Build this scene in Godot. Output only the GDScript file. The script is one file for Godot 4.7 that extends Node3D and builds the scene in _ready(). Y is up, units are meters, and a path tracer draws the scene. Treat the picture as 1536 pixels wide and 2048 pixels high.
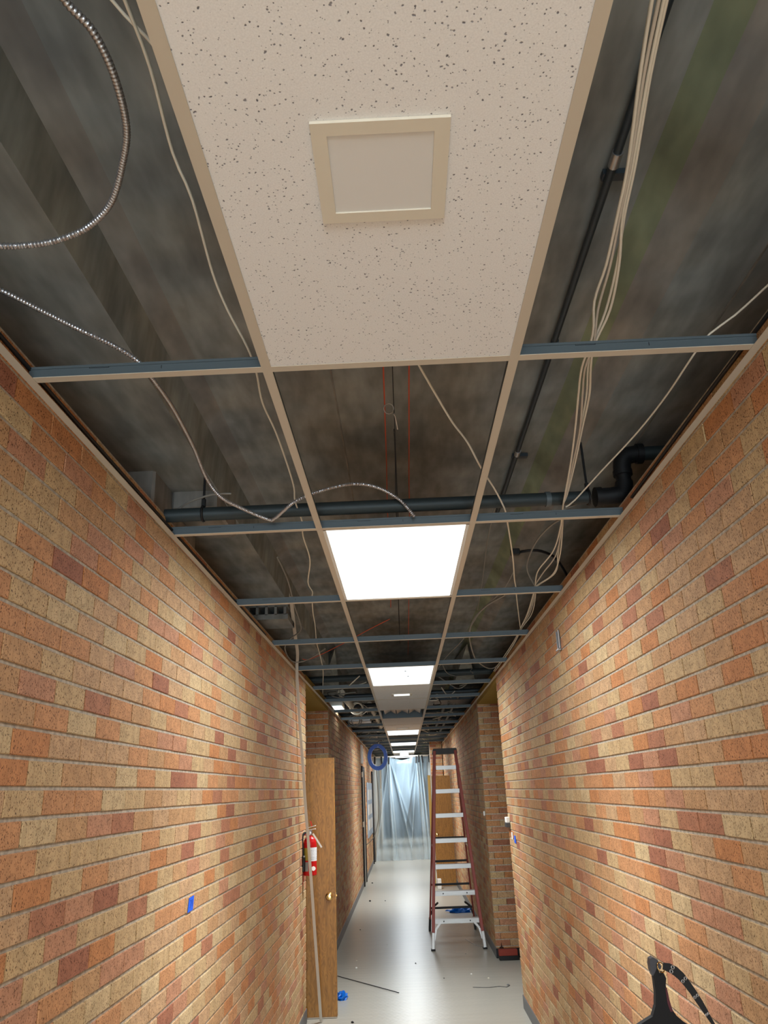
extends Node3D

const EYE := 1.753          # camera height above the floor; w() takes heights from the eye and depths into the corridor
const CEIL := 0.985         # underside of the suspended grid, from the eye
const XL := -0.892          # brick faces of the corridor
const XR := 0.918
const RL := -0.2945         # main runners
const RR := 0.3151
const XC := 0.0103
const CELL := 1.2192
const ORD := ["first", "second", "third", "fourth", "fifth", "sixth", "seventh", "eighth", "ninth", "tenth", "eleventh", "twelfth", "thirteenth", "fourteenth", "fifteenth", "sixteenth", "seventeenth", "eighteenth", "nineteenth"]
var rng := RandomNumberGenerator.new()
var taken := {}
var M := {}
var eye_xf: Transform3D

# ---------------------------------------------------------------- shapes
class Sh:
	var v := PackedVector3Array()
	var n := PackedVector3Array()
	var uv := PackedVector2Array()
	var c := PackedColorArray()
	var col := Color.WHITE
	var uvs := 1.0
	var uvo := Vector2.ZERO

	func planar(p: Vector3, nn: Vector3) -> Vector2:
		var a := nn.abs()
		if a.x >= a.y and a.x >= a.z: return Vector2(p.z, -p.y) * uvs + uvo
		if a.y >= a.z: return Vector2(p.x, p.z) * uvs + uvo
		return Vector2(p.x, -p.y) * uvs + uvo

	func put(p: Vector3, nn: Vector3, t: Vector2) -> void:
		v.append(p); n.append(nn); uv.append(t); c.append(col)

	func tri_n(a: Vector3, b: Vector3, d: Vector3, na: Vector3, nb: Vector3, nd: Vector3, ta := Vector2.ZERO, tb := Vector2.ZERO, td := Vector2.ZERO) -> void:
		if (b - a).cross(d - a).dot(na + nb + nd) > 0.0:
			put(a, na, ta); put(d, nd, td); put(b, nb, tb)
		else:
			put(a, na, ta); put(b, nb, tb); put(d, nd, td)

	func tri(a: Vector3, b: Vector3, d: Vector3, out: Vector3) -> void:
		var nn := (b - a).cross(d - a)
		if nn.length_squared() < 1e-18: return
		nn = nn.normalized()
		if nn.dot(out) < 0.0: nn = -nn
		tri_n(a, b, d, nn, nn, nn, planar(a, nn), planar(b, nn), planar(d, nn))

	func quad(a: Vector3, b: Vector3, d: Vector3, e: Vector3, out: Vector3) -> void:
		tri(a, b, d, out); tri(a, d, e, out)

	func box(ctr: Vector3, size: Vector3, bev := 0.0, bs := Basis()) -> void:
		var h := size * 0.5
		var sg := [-1.0, 1.0]
		var pt := func(sx: float, sy: float, sz: float, ax: int) -> Vector3:
			var q := Vector3(sx * (h.x - (0.0 if ax == 0 else bev)), sy * (h.y - (0.0 if ax == 1 else bev)), sz * (h.z - (0.0 if ax == 2 else bev)))
			return ctr + bs * q
		for s in sg:
			quad(pt.call(s, -1, -1, 0), pt.call(s, 1, -1, 0), pt.call(s, 1, 1, 0), pt.call(s, -1, 1, 0), bs * Vector3(s, 0, 0))
			quad(pt.call(-1, s, -1, 1), pt.call(1, s, -1, 1), pt.call(1, s, 1, 1), pt.call(-1, s, 1, 1), bs * Vector3(0, s, 0))
			quad(pt.call(-1, -1, s, 2), pt.call(1, -1, s, 2), pt.call(1, 1, s, 2), pt.call(-1, 1, s, 2), bs * Vector3(0, 0, s))
		if bev <= 0.0: return
		for s in sg:
			for t in sg:
				quad(pt.call(s, t, -1, 0), pt.call(s, t, 1, 0), pt.call(s, t, 1, 1), pt.call(s, t, -1, 1), bs * Vector3(s, t, 0))
				quad(pt.call(s, -1, t, 0), pt.call(s, 1, t, 0), pt.call(s, 1, t, 2), pt.call(s, -1, t, 2), bs * Vector3(s, 0, t))
				quad(pt.call(-1, s, t, 1), pt.call(1, s, t, 1), pt.call(1, s, t, 2), pt.call(-1, s, t, 2), bs * Vector3(0, s, t))
				for r in sg:
					tri(pt.call(s, t, r, 0), pt.call(s, t, r, 1), pt.call(s, t, r, 2), bs * Vector3(s, t, r))

	# box between two points, wide along side, deep across it
	func bar(p: Vector3, q: Vector3, wide: float, deep: float, side: Vector3, bev := 0.0) -> void:
		var y := (q - p).normalized()
		var x := (side - y * side.dot(y)).normalized()
		box((p + q) * 0.5, Vector3(wide, p.distance_to(q), deep), bev, Basis(x, y, x.cross(y)))

	func ring(p: Vector3, x: Vector3, y: Vector3, r: float, k: int, sides: int) -> Vector3:
		var a := TAU * k / sides
		return p + (x * cos(a) + y * sin(a)) * r

	func tube(pts: PackedVector3Array, r: float, sides := 6, rib := 0.0, pitch := 0.0, closed := false) -> void:
		var m := pts.size()
		if m < 2: return
		var t0 := (pts[1] - pts[0]).normalized()
		var x := t0.cross(Vector3.UP if absf(t0.y) < 0.9 else Vector3.RIGHT).normalized()
		var xs := PackedVector3Array(); var ys := PackedVector3Array(); var rs := PackedFloat32Array()
		var run := 0.0
		for i in m:
			var t: Vector3
			if closed: t = (pts[(i + 1) % m] - pts[(i + m - 1) % m]).normalized()
			else: t = (pts[mini(i + 1, m - 1)] - pts[maxi(i - 1, 0)]).normalized()
			x = (x - t * x.dot(t)).normalized()
			xs.append(x); ys.append(t.cross(x))
			if i > 0: run += pts[i].distance_to(pts[i - 1])
			rs.append(r * (1.0 + (rib * sin(TAU * run / pitch) if pitch > 0.0 else 0.0)))
		for i in (m if closed else m - 1):
			var j := (i + 1) % m
			var slope := (rs[i] - rs[j]) / maxf(pts[i].distance_to(pts[j]), 1e-6)
			var ax := (pts[j] - pts[i]).normalized() * slope
			for k in sides:
				var a := ring(pts[i], xs[i], ys[i], rs[i], k, sides)
				var b := ring(pts[i], xs[i], ys[i], rs[i], k + 1, sides)
				var d := ring(pts[j], xs[j], ys[j], rs[j], k + 1, sides)
				var e := ring(pts[j], xs[j], ys[j], rs[j], k, sides)
				var na := ((a - pts[i]).normalized() + ax).normalized(); var nb := ((b - pts[i]).normalized() + ax).normalized()
				var nd := ((d - pts[j]).normalized() + ax).normalized(); var ne := ((e - pts[j]).normalized() + ax).normalized()
				tri_n(a, b, d, na, nb, nd); tri_n(a, d, e, na, nd, ne)
		if not closed:
			for k in sides:
				tri(pts[0], ring(pts[0], xs[0], ys[0], rs[0], k, sides), ring(pts[0], xs[0], ys[0], rs[0], k + 1, sides), pts[0] - pts[1])
				tri(pts[m - 1], ring(pts[m - 1], xs[m - 1], ys[m - 1], rs[m - 1], k, sides), ring(pts[m - 1], xs[m - 1], ys[m - 1], rs[m - 1], k + 1, sides), pts[m - 1] - pts[m - 2])

	func hoop(ctr: Vector3, ax: Vector3, big: float, r: float, seg := 20, sides := 6) -> void:
		var x := ax.cross(Vector3.UP if absf(ax.normalized().y) < 0.9 else Vector3.RIGHT).normalized()
		var y := ax.normalized().cross(x)
		var p := PackedVector3Array()
		for i in seg: p.append(ctr + (x * cos(TAU * i / seg) + y * sin(TAU * i / seg)) * big)
		tube(p, r, sides, 0.0, 0.0, true)

	# profile of (radius, height) turned about the axis
	func lathe(prof: PackedVector2Array, at: Vector3, ax := Vector3.UP, sides := 18, a0 := 0.0, a1 := TAU) -> void:
		var y := ax.normalized()
		var x := y.cross(Vector3.UP if absf(y.y) < 0.9 else Vector3.BACK).normalized()
		var z := x.cross(y)
		for i in prof.size() - 1:
			var p := prof[i]; var q := prof[i + 1]
			var e := q - p
			if e.length() < 1e-7: continue
			var nr := Vector2(e.y, -e.x).normalized()
			for k in sides:
				var a := lerpf(a0, a1, float(k) / sides); var b := lerpf(a0, a1, float(k + 1) / sides)
				var da := x * cos(a) + z * sin(a); var db := x * cos(b) + z * sin(b)
				var na := da * nr.x + y * nr.y; var nb := db * nr.x + y * nr.y
				var A := at + da * p.x + y * p.y; var B := at + db * p.x + y * p.y
				var C := at + db * q.x + y * q.y; var D := at + da * q.x + y * q.y
				var ua := float(k) / sides; var ub := float(k + 1) / sides
				if p.x > 1e-6: tri_n(A, B, C, na, nb, nb, Vector2(ua, -p.y), Vector2(ub, -p.y), Vector2(ub, -q.y))
				if q.x > 1e-6: tri_n(A, C, D, na, nb, na, Vector2(ua, -p.y), Vector2(ub, -q.y), Vector2(ua, -q.y))

	# outline in the plane of x and y, thick along x cross y, centred on at
	func prism(poly: PackedVector2Array, thick: float, at: Vector3, x: Vector3, y: Vector3) -> void:
		var z := x.cross(y).normalized() * thick * 0.5
		var idx := Geometry2D.triangulate_polygon(poly)
		for i in range(0, idx.size(), 3):
			var a := at + x * poly[idx[i]].x + y * poly[idx[i]].y
			var b := at + x * poly[idx[i + 1]].x + y * poly[idx[i + 1]].y
			var d := at + x * poly[idx[i + 2]].x + y * poly[idx[i + 2]].y
			tri(a + z, b + z, d + z, z); tri(a - z, b - z, d - z, -z)
		var cw := Geometry2D.is_polygon_clockwise(poly)
		for i in poly.size():
			var p := poly[i]; var q := poly[(i + 1) % poly.size()]
			var o := Vector2(q.y - p.y, p.x - q.x) * (-1.0 if cw else 1.0)
			var a := at + x * p.x + y * p.y; var b := at + x * q.x + y * q.y
			quad(a + z, b + z, b - z, a - z, x * o.x + y * o.y)

	func mesh() -> ArrayMesh:
		var arr := []
		arr.resize(Mesh.ARRAY_MAX)
		arr[Mesh.ARRAY_VERTEX] = v; arr[Mesh.ARRAY_NORMAL] = n; arr[Mesh.ARRAY_TEX_UV] = uv; arr[Mesh.ARRAY_COLOR] = c
		var m := ArrayMesh.new()
		m.add_surface_from_arrays(Mesh.PRIMITIVE_TRIANGLES, arr)
		return m

# ---------------------------------------------------------------- objects
func w(x: float, y: float, d: float) -> Vector3:
	return Vector3(x, y + EYE, -d)

func numbered(called: String) -> String:
	var k: int = taken.get(called, 0)
	taken[called] = k + 1
	return called if k == 0 else "%s_%03d" % [called, k]

func tag(o: Node3D, label: String, category: String, group := "", kind := "") -> Node3D:
	o.set_meta("label", label); o.set_meta("category", category)
	if group: o.set_meta("group", group)
	if kind: o.set_meta("kind", kind)
	return o

func thing(called: String, label: String, category: String, at := Vector3.ZERO, group := "") -> Node3D:
	var o := Node3D.new()
	o.name = numbered(called)
	add_child(o, true)
	o.position = at
	return tag(o, label, category, group)

func obj(called: String, s: Sh, m: Material, parent: Node3D = null) -> MeshInstance3D:
	var o := MeshInstance3D.new()
	o.mesh = s.mesh()
	o.material_override = m
	if parent == null:
		o.name = numbered(called)
		add_child(o, true)
	else:
		o.name = called
		parent.add_child(o, true)
	return o

# a shape given in world places, hung under a thing that stands elsewhere
func part(called: String, s: Sh, m: Material, parent: Node3D) -> MeshInstance3D:
	var o := obj(called, s, m, parent)
	var p: Node = parent
	while p != self:
		o.position -= (p as Node3D).position
		p = p.get_parent()
	return o

func struct(called: String, s: Sh, m: Material, label: String, category: String) -> MeshInstance3D:
	var o := obj(called, s, m)
	tag(o, label, category, "", "structure")
	return o

func mat(c: Color, rough := 0.7, metal := 0.0) -> StandardMaterial3D:
	var m := StandardMaterial3D.new()
	m.albedo_color = c; m.roughness = rough; m.metallic = metal
	return m

# a smooth path through points given as x, height, depth
func path(a: Array, step := 0.03) -> PackedVector3Array:
	var p := PackedVector3Array()
	for i in range(0, a.size(), 3): p.append(w(a[i], a[i + 1], a[i + 2]))
	var out := PackedVector3Array()
	for i in p.size() - 1:
		var p0 := p[maxi(i - 1, 0)]; var p3 := p[mini(i + 2, p.size() - 1)]
		var n := maxi(2, int(p[i].distance_to(p[i + 1]) / step))
		for k in n: out.append(p[i].cubic_interpolate(p[i + 1], p0, p3, float(k) / n))
	out.append(p[p.size() - 1])
	return out

func cable(called: String, label: String, category: String, a: Array, r: float, m: Material, group := "", sides := 6) -> MeshInstance3D:
	var s := Sh.new()
	s.tube(path(a), r, sides)
	var o := obj(called, s, m)
	tag(o, label, category, group)
	return o

# ---------------------------------------------------------------- textures
func noise_image(size: int, freq: float, sd: int, oct := 4) -> Image:
	var f := FastNoiseLite.new()
	f.seed = sd; f.frequency = freq; f.fractal_octaves = oct
	return f.get_seamless_image(size, size)

func tex(im: Image) -> ImageTexture:
	return ImageTexture.create_from_image(im)

func make_materials() -> void:
	# wire-cut brick: dark specks and upright scratches
	var N := 512
	var im := Image.create(N, N, false, Image.FORMAT_RGB8)
	var bump := Image.create(N, N, false, Image.FORMAT_RGB8)
	var nz := noise_image(N, 0.02, 5)
	for y in N:
		for x in N:
			var g := 0.92 + 0.14 * (nz.get_pixel(x, y).r - 0.5)
			im.set_pixel(x, y, Color(g, g, g)); bump.set_pixel(x, y, Color(0.8, 0.8, 0.8))
	rng.seed = 11
	for i in 9000:
		var x := rng.randi_range(0, N - 1); var y := rng.randi_range(0, N - 1)
		var k := rng.randf_range(0.26, 0.66)
		var tall := rng.randi_range(1, 3 if rng.randf() < 0.85 else 7)
		var wide := 1 if tall > 4 else rng.randi_range(1, 2)
		for b in tall:
			for a in wide:
				if rng.randf() < 0.85:
					im.set_pixel((x + a) % N, (y + b) % N, Color(k, k * 0.86, k * 0.72)); bump.set_pixel((x + a) % N, (y + b) % N, Color(0.25, 0.25, 0.25))
	for i in 260:
		var x := rng.randi_range(0, N - 1); var y := rng.randi_range(0, N - 1)
		var k := rng.randf_range(0.72, 0.86)
		for b in rng.randi_range(15, 60):
			if rng.randf() < 0.75:
				im.set_pixel(x, (y + b) % N, Color(k, k * 0.95, k * 0.88)); bump.set_pixel(x, (y + b) % N, Color(0.45, 0.45, 0.45))
	M.brick = mat(Color.WHITE, 0.82)
	M.brick.vertex_color_use_as_albedo = true
	M.brick.albedo_texture = tex(im)
	M.brick.metallic_specular = 0.4
	M.brick.heightmap_enabled = true; M.brick.heightmap_texture = tex(bump); M.brick.heightmap_scale = 0.06
	# mortar
	var mo := Image.create(256, 256, false, Image.FORMAT_RGB8)
	var m1 := noise_image(256, 0.05, 8)
	for y in 256:
		for x in 256:
			var g := 0.74 + 0.25 * (m1.get_pixel(x, y).r - 0.5)
			mo.set_pixel(x, y, Color(g, g * 0.95, g * 0.86))
	M.mortar = mat(Color(0.95, 0.95, 0.95), 0.95)
	M.mortar.albedo_texture = tex(mo); M.mortar.uv1_triplanar = true; M.mortar.uv1_world_triplanar = true; M.mortar.uv1_scale = Vector3(3, 3, 3)
	# board-marked concrete: blotches drawn out along the corridor
	var ca := noise_image(512, 0.008, 21, 5); var cb := noise_image(512, 0.012, 22, 4); var cc := noise_image(512, 0.006, 23, 3)
	var con := Image.create(512, 512, false, Image.FORMAT_RGB8)
	for y in 512:
		for x in 512:
			var a := ca.get_pixel(x, y).r - 0.5
			var b := cb.get_pixel((x * 4) % 512, y).r - 0.5
			var t := cc.get_pixel(x, y).r - 0.5
			var g := 0.62 + 0.18 * a + 0.15 * b
			con.set_pixel(x, y, Color(g * (1.0 + 0.08 * t), g * (0.99 + 0.02 * t), g * (0.955 - 0.05 * t)))
	var grey := tex(con)
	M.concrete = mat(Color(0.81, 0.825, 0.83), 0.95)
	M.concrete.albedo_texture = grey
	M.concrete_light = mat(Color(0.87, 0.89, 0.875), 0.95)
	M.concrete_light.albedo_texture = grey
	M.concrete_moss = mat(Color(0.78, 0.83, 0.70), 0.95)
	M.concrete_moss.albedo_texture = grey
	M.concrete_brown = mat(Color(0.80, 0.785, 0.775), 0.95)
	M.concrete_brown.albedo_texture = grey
	# mineral-fibre tile
	var T := 1024
	var ti := Image.create(T, T, false, Image.FORMAT_RGB8)
	var th := Image.create(T, T, false, Image.FORMAT_RGB8)
	ti.fill(Color(0.93, 0.92, 0.91)); th.fill(Color(0.9, 0.9, 0.9))
	var tn := noise_image(T, 0.15, 31, 2)
	for y in T:
		for x in T:
			var g := 0.93 + 0.06 * (tn.get_pixel(x, y).r - 0.5)
			ti.set_pixel(x, y, Color(g, g, g * 0.995))
	for i in 3000:
		var x := rng.randf_range(0, T); var y := rng.randf_range(0, T)
		var big := pow(rng.randf(), 2.2)
		var rx := lerpf(0.6, 2.7, big); var ry := rx * rng.randf_range(0.5, 1.6)
		var turn := rng.randf() * PI
		var k := rng.randf_range(0.42, 0.6)
		for b in range(-6, 7):
			for a in range(-6, 7):
				var q := Vector2(a, b).rotated(turn)
				var e := (q.x / rx) ** 2 + (q.y / ry) ** 2 + rng.randf_range(-0.35, 0.35)
				if e < 1.0:
					ti.set_pixel(posmod(int(x) + a, T), posmod(int(y) + b, T), Color(k, k, k * 1.04)); th.set_pixel(posmod(int(x) + a, T), posmod(int(y) + b, T), Color(0.2, 0.2, 0.2))
	M.tile = mat(Color.WHITE, 0.9)
	M.tile.albedo_texture = tex(ti)
	M.tile.heightmap_enabled = true; M.tile.heightmap_texture = tex(th); M.tile.heightmap_scale = 0.06
	# oak veneer
	var oa := noise_image(512, 0.005, 41, 3); var ob := noise_image(512, 0.01, 42, 3)
	var oak := Image.create(512, 512, false, Image.FORMAT_RGB8)
	for y in 512:
		for x in 512:
			var wave := oa.get_pixel((x * 3) % 512, y).r
			var ringy := 0.5 + 0.5 * sin(wave * 46.0 + x * 0.05)
			var fine := ob.get_pixel((x * 8) % 512, y).r - 0.5
			var g := 0.86 + 0.12 * ringy + 0.22 * fine
			oak.set_pixel(x, y, Color(g, g * 0.985, g * 0.96))
	M.oak = mat(Color(0.67, 0.475, 0.21), 0.45)
	M.oak.albedo_texture = tex(oak)
	# waxed vinyl floor
	rng.seed = 61
	var waves := []
	for k in 14: waves.append([rng.randi_range(-55, 55), rng.randi_range(14, 55), rng.randf() * TAU])
	var streaks := []
	for k in 8: streaks.append([rng.randi_range(-2, 2), rng.randi_range(2, 24), rng.randf() * TAU])
	var fh := Image.create(256, 256, false, Image.FORMAT_RGBF); var fl := Image.create(256, 256, false, Image.FORMAT_RGB8)
	for y in 256:
		for x in 256:
			var h := 0.0
			for q in waves: h += sin(TAU * (q[0] * x + q[1] * y) / 256.0 + q[2])
			h = 0.5 + h / 14.0
			fh.set_pixel(x, y, Color(h, h, h))
			var g := 0.9
			for q in streaks: g += 0.004 * sin(TAU * (q[0] * x + q[1] * y) / 256.0 + q[2])
			fl.set_pixel(x, y, Color(g, g * 0.99, g * 0.955))
	M.floor = mat(Color(0.765, 0.76, 0.735), 0.29)
	M.floor.albedo_texture = tex(fl)
	M.floor.heightmap_enabled = true; M.floor.heightmap_texture = tex(fh); M.floor.heightmap_scale = 0.06
	# plain ones
	M.beige = mat(Color(0.79, 0.75, 0.68), 0.55)
	M.galv = mat(Color(0.36, 0.405, 0.425), 0.5, 0.3)
	M.white = mat(Color(0.90, 0.90, 0.88), 0.5)
	M.cream = mat(Color(0.87, 0.84, 0.77), 0.5)
	M.lens_off = mat(Color(0.88, 0.875, 0.86), 0.35)
	M.lens = mat(Color(0.9, 0.93, 0.95), 0.4)
	M.lens.emission_enabled = true; M.lens.emission = Color(0.93, 0.985, 1.0); M.lens.emission_energy_multiplier = 1.3
	M.mc = mat(Color(0.74, 0.74, 0.75), 0.34, 0.85)
	M.cable_white = mat(Color(0.90, 0.875, 0.81), 0.5)
	M.cable_grey = mat(Color(0.55, 0.54, 0.51), 0.5)
	M.cable_dark = mat(Color(0.10, 0.105, 0.115), 0.5)
	M.cable_red = mat(Color(0.80, 0.33, 0.20), 0.6)
	M.cable_blue = mat(Color(0.36, 0.53, 0.92), 0.4)
	M.wire = mat(Color(0.16, 0.165, 0.18), 0.5, 0.6)
	M.pipe = mat(Color(0.20, 0.24, 0.25), 0.55, 0.3)
	M.iron = mat(Color(0.085, 0.09, 0.10), 0.55, 0.2)
	M.conduit = mat(Color(0.23, 0.265, 0.29), 0.45, 0.5)
	M.brass = mat(Color(0.80, 0.66, 0.42), 0.22, 1.0)
	M.steel = mat(Color(0.72, 0.72, 0.72), 0.35, 0.9)
	M.alu = mat(Color(0.82, 0.82, 0.81), 0.42, 0.5)
	M.fibreglass = mat(Color(0.62, 0.29, 0.25), 0.5)
	M.black = mat(Color(0.035, 0.035, 0.04), 0.55)
	M.blackish = mat(Color(0.07, 0.065, 0.065), 0.7)
	M.darkgrey = mat(Color(0.22, 0.22, 0.22), 0.6)
	M.red = mat(Color(0.72, 0.05, 0.07), 0.28)
	M.mustard = mat(Color(0.60, 0.47, 0.14), 0.8)
	M.base = mat(Color(0.40, 0.405, 0.41), 0.5)
	M.tape = mat(Color(0.08, 0.36, 0.86), 0.6)
	M.glove = mat(Color(0.03, 0.42, 0.80), 0.4)
	M.paper = mat(Color(0.93, 0.92, 0.89), 0.8)
	M.strip = mat(Color(0.80, 0.765, 0.71), 0.5)
	M.plaster = mat(Color(0.55, 0.55, 0.53), 0.9)

# ---------------------------------------------------------------- brickwork
const COURSE := 0.0672
const MODULE := 0.1945
const TONES := [
	[0.825, 0.700, 0.520, 30], [0.825, 0.672, 0.510, 24], [0.805, 0.630, 0.450, 16], [0.850, 0.740, 0.565, 8],
	[0.825, 0.605, 0.420, 20], [0.810, 0.560, 0.365, 10], [0.800, 0.585, 0.450, 12], [0.735, 0.505, 0.380, 6], [0.690, 0.455, 0.350, 4]]
var brick_meshes := {}

func brick_mesh(mm: int, tone: int, var_k: int) -> ArrayMesh:
	var key := "%d %d %d" % [mm, tone, var_k]
	if not brick_meshes.has(key):
		var s := Sh.new()
		s.col = Color(TONES[tone][0], TONES[tone][1], TONES[tone][2]).srgb_to_linear()
		s.uvs = 1.55; s.uvo = Vector2(var_k * 0.37 + tone * 0.11, var_k * 0.53 + tone * 0.29)
		var hx := mm * 0.0005; var hy := (COURSE - 0.0098) * 0.5; var bv := 0.0016; var dp := -0.0135
		var f := [Vector3(-hx + bv, -hy + bv, 0), Vector3(hx - bv, -hy + bv, 0), Vector3(hx - bv, hy - bv, 0), Vector3(-hx + bv, hy - bv, 0)]
		var g := [Vector3(-hx, -hy, -bv), Vector3(hx, -hy, -bv), Vector3(hx, hy, -bv), Vector3(-hx, hy, -bv)]
		s.quad(f[0], f[1], f[2], f[3], Vector3.BACK)
		for i in 4:
			var j := (i + 1) % 4
			var o: Vector3 = g[i] + g[j]; o.z = 0
			s.quad(f[i], f[j], g[j], g[i], o.normalized() + Vector3.BACK)
			s.quad(g[i], g[j], g[j] + Vector3(0, 0, dp), g[i] + Vector3(0, 0, dp), o)
		brick_meshes[key] = s.mesh()
	return brick_meshes[key]

# lay bricks on a face: from o along u for length, out along nn; phase = where a head joint of row zero falls
func lay(wall: MeshInstance3D, o: Vector3, u: Vector3, nn: Vector3, length: float, rows: int, phase: float, sd: int, most := 300, rake := 0.0050, warm := 0.0) -> void:
	rng.seed = sd
	var total := 0
	for t in TONES: total += t[3]
	var all := []
	var inv := eye_xf.affine_inverse()
	for row in rows:
		var start := fposmod(phase + (row % 2) * MODULE * 0.5, MODULE) - MODULE
		var k := 0
		while start + k * MODULE < length:
			var a := maxf(start + k * MODULE, 0.0); var b := minf(start + (k + 1) * MODULE, length)
			k += 1
			if b - a < 0.03: continue
			var r := rng.randi_range(0, total - 1)
			var tone := 0
			while r >= TONES[tone][3]:
				r -= TONES[tone][3]; tone += 1
			if tone < 4 and rng.randf() < warm: tone = rng.randi_range(4, 7)
			var at := o + u * (a + b) * 0.5 + Vector3.UP * ((row + 0.5) * COURSE) + nn * rng.randf_range(-0.0012, 0.0008)
			var bs := Basis(Vector3.UP.cross(nn), Vector3.UP, nn).rotated(nn, rng.randf_range(-0.004, 0.004))
			var mm := int(round((b - a) * 1000.0)) - 4
			var q := inv * at
			var see := 0.0
			if q.z < -0.35 and absf(q.x / q.z) < 0.53 and absf(q.y / q.z) < 0.70: see = (b - a) * absf(nn.dot((eye_xf.origin - at).normalized())) / q.length_squared()
			all.append([see, Transform3D(bs, at), brick_mesh(mm, tone, rng.randi_range(0, 5))])
	var bed := Sh.new()
	for row in rows + 1:
		var c := o + u * length * 0.5 + Vector3.UP * (row * COURSE) - nn * (rake + 0.006)
		bed.box(c, (u * length).abs() + Vector3.UP * 0.0104 + nn.abs() * 0.012)
	obj("mortar_bed", bed, M.mortar, wall).set_meta("kind", "stuff")
	all.sort_custom(func(p, q): return p[0] > q[0])
	var rest := SurfaceTool.new()
	var any := false
	for i in all.size():
		if i < most and all[i][0] > 0.0:
			var b := MeshInstance3D.new()
			b.mesh = all[i][2]; b.material_override = M.brick; b.transform = all[i][1]
			b.name = "brick" if i == 0 else "brick_%03d" % i
			wall.add_child(b, true)
		else:
			rest.append_from(all[i][2], 0, all[i][1]); any = true
	if any:
		var o2 := MeshInstance3D.new()
		o2.mesh = rest.commit(); o2.material_override = M.brick; o2.name = "brick_field"
		o2.set_meta("kind", "stuff")
		wall.add_child(o2, true)

func slab(x0: float, x1: float, y0: float, y1: float, d0: float, d1: float, s: Sh = null, bev := 0.0) -> Sh:
	if s == null: s = Sh.new()
	s.box(w((x0 + x1) * 0.5, (y0 + y1) * 0.5, (d0 + d1) * 0.5), Vector3(absf(x1 - x0), absf(y1 - y0), absf(d1 - d0)), bev)
	return s

# ---------------------------------------------------------------- the place
func _ready() -> void:
	var cam := Camera3D.new()
	cam.name = "camera"
	cam.keep_aspect = Camera3D.KEEP_HEIGHT
	cam.fov = rad_to_deg(2.0 * atan(1024.0 / 1510.5))
	cam.near = 0.05; cam.far = 100.0
	eye_xf = Transform3D(Basis(Vector3(0.99894354, -0.03776268, -0.02618764), Vector3(0.04448984, 0.93743407, 0.34530859), Vector3(0.0115094, -0.34610887, 0.93812376)).orthonormalized(), Vector3(0, EYE, 0))
	cam.transform = eye_xf
	add_child(cam)
	cam.current = true
	var we := WorldEnvironment.new()
	we.name = "surroundings"
	var e := Environment.new()
	e.background_mode = Environment.BG_COLOR; e.background_color = Color.BLACK
	e.tonemap_mode = Environment.TONE_MAPPER_LINEAR
	e.tonemap_exposure = 1.2
	e.sdfgi_enabled = true; e.ssao_enabled = true; e.ssil_enabled = true
	we.environment = e
	add_child(we)
	make_materials()
	build_shell()
	build_grid()
	build_lights()
	build_plenum()
	build_door_end()
	build_far_end()
	build_ladder()
	build_small_things()

const LAMP_ENERGY := 2.6
const LAMP_BEAM := 3.2
const LAMP_COLOR := Color(0.965, 0.985, 1.0)
const DAY_ENERGY := 20.0

func area(at: Vector3, size: Vector2, energy: float) -> void:
	var l := AreaLight3D.new()
	l.name = numbered("panel_glow")
	l.area_size = size
	l.light_energy = energy
	l.light_color = LAMP_COLOR
	l.shadow_enabled = true
	l.set("area_range", 60.0); l.set("area_attenuation", 2.0)
	add_child(l)
	l.position = at
	l.rotation.x = -PI / 2

# the prismatic lens of a panel throws more light straight down than to the sides
func beam(at: Vector3, energy: float) -> void:
	var l := SpotLight3D.new()
	l.name = numbered("panel_beam")
	l.spot_angle = 52.0; l.spot_angle_attenuation = 0.8; l.spot_range = 60.0; l.spot_attenuation = 2.0
	l.light_energy = energy; l.light_color = LAMP_COLOR; l.light_size = 0.25
	l.shadow_enabled = true
	add_child(l)
	l.position = at
	l.rotation.x = -PI / 2

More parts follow.
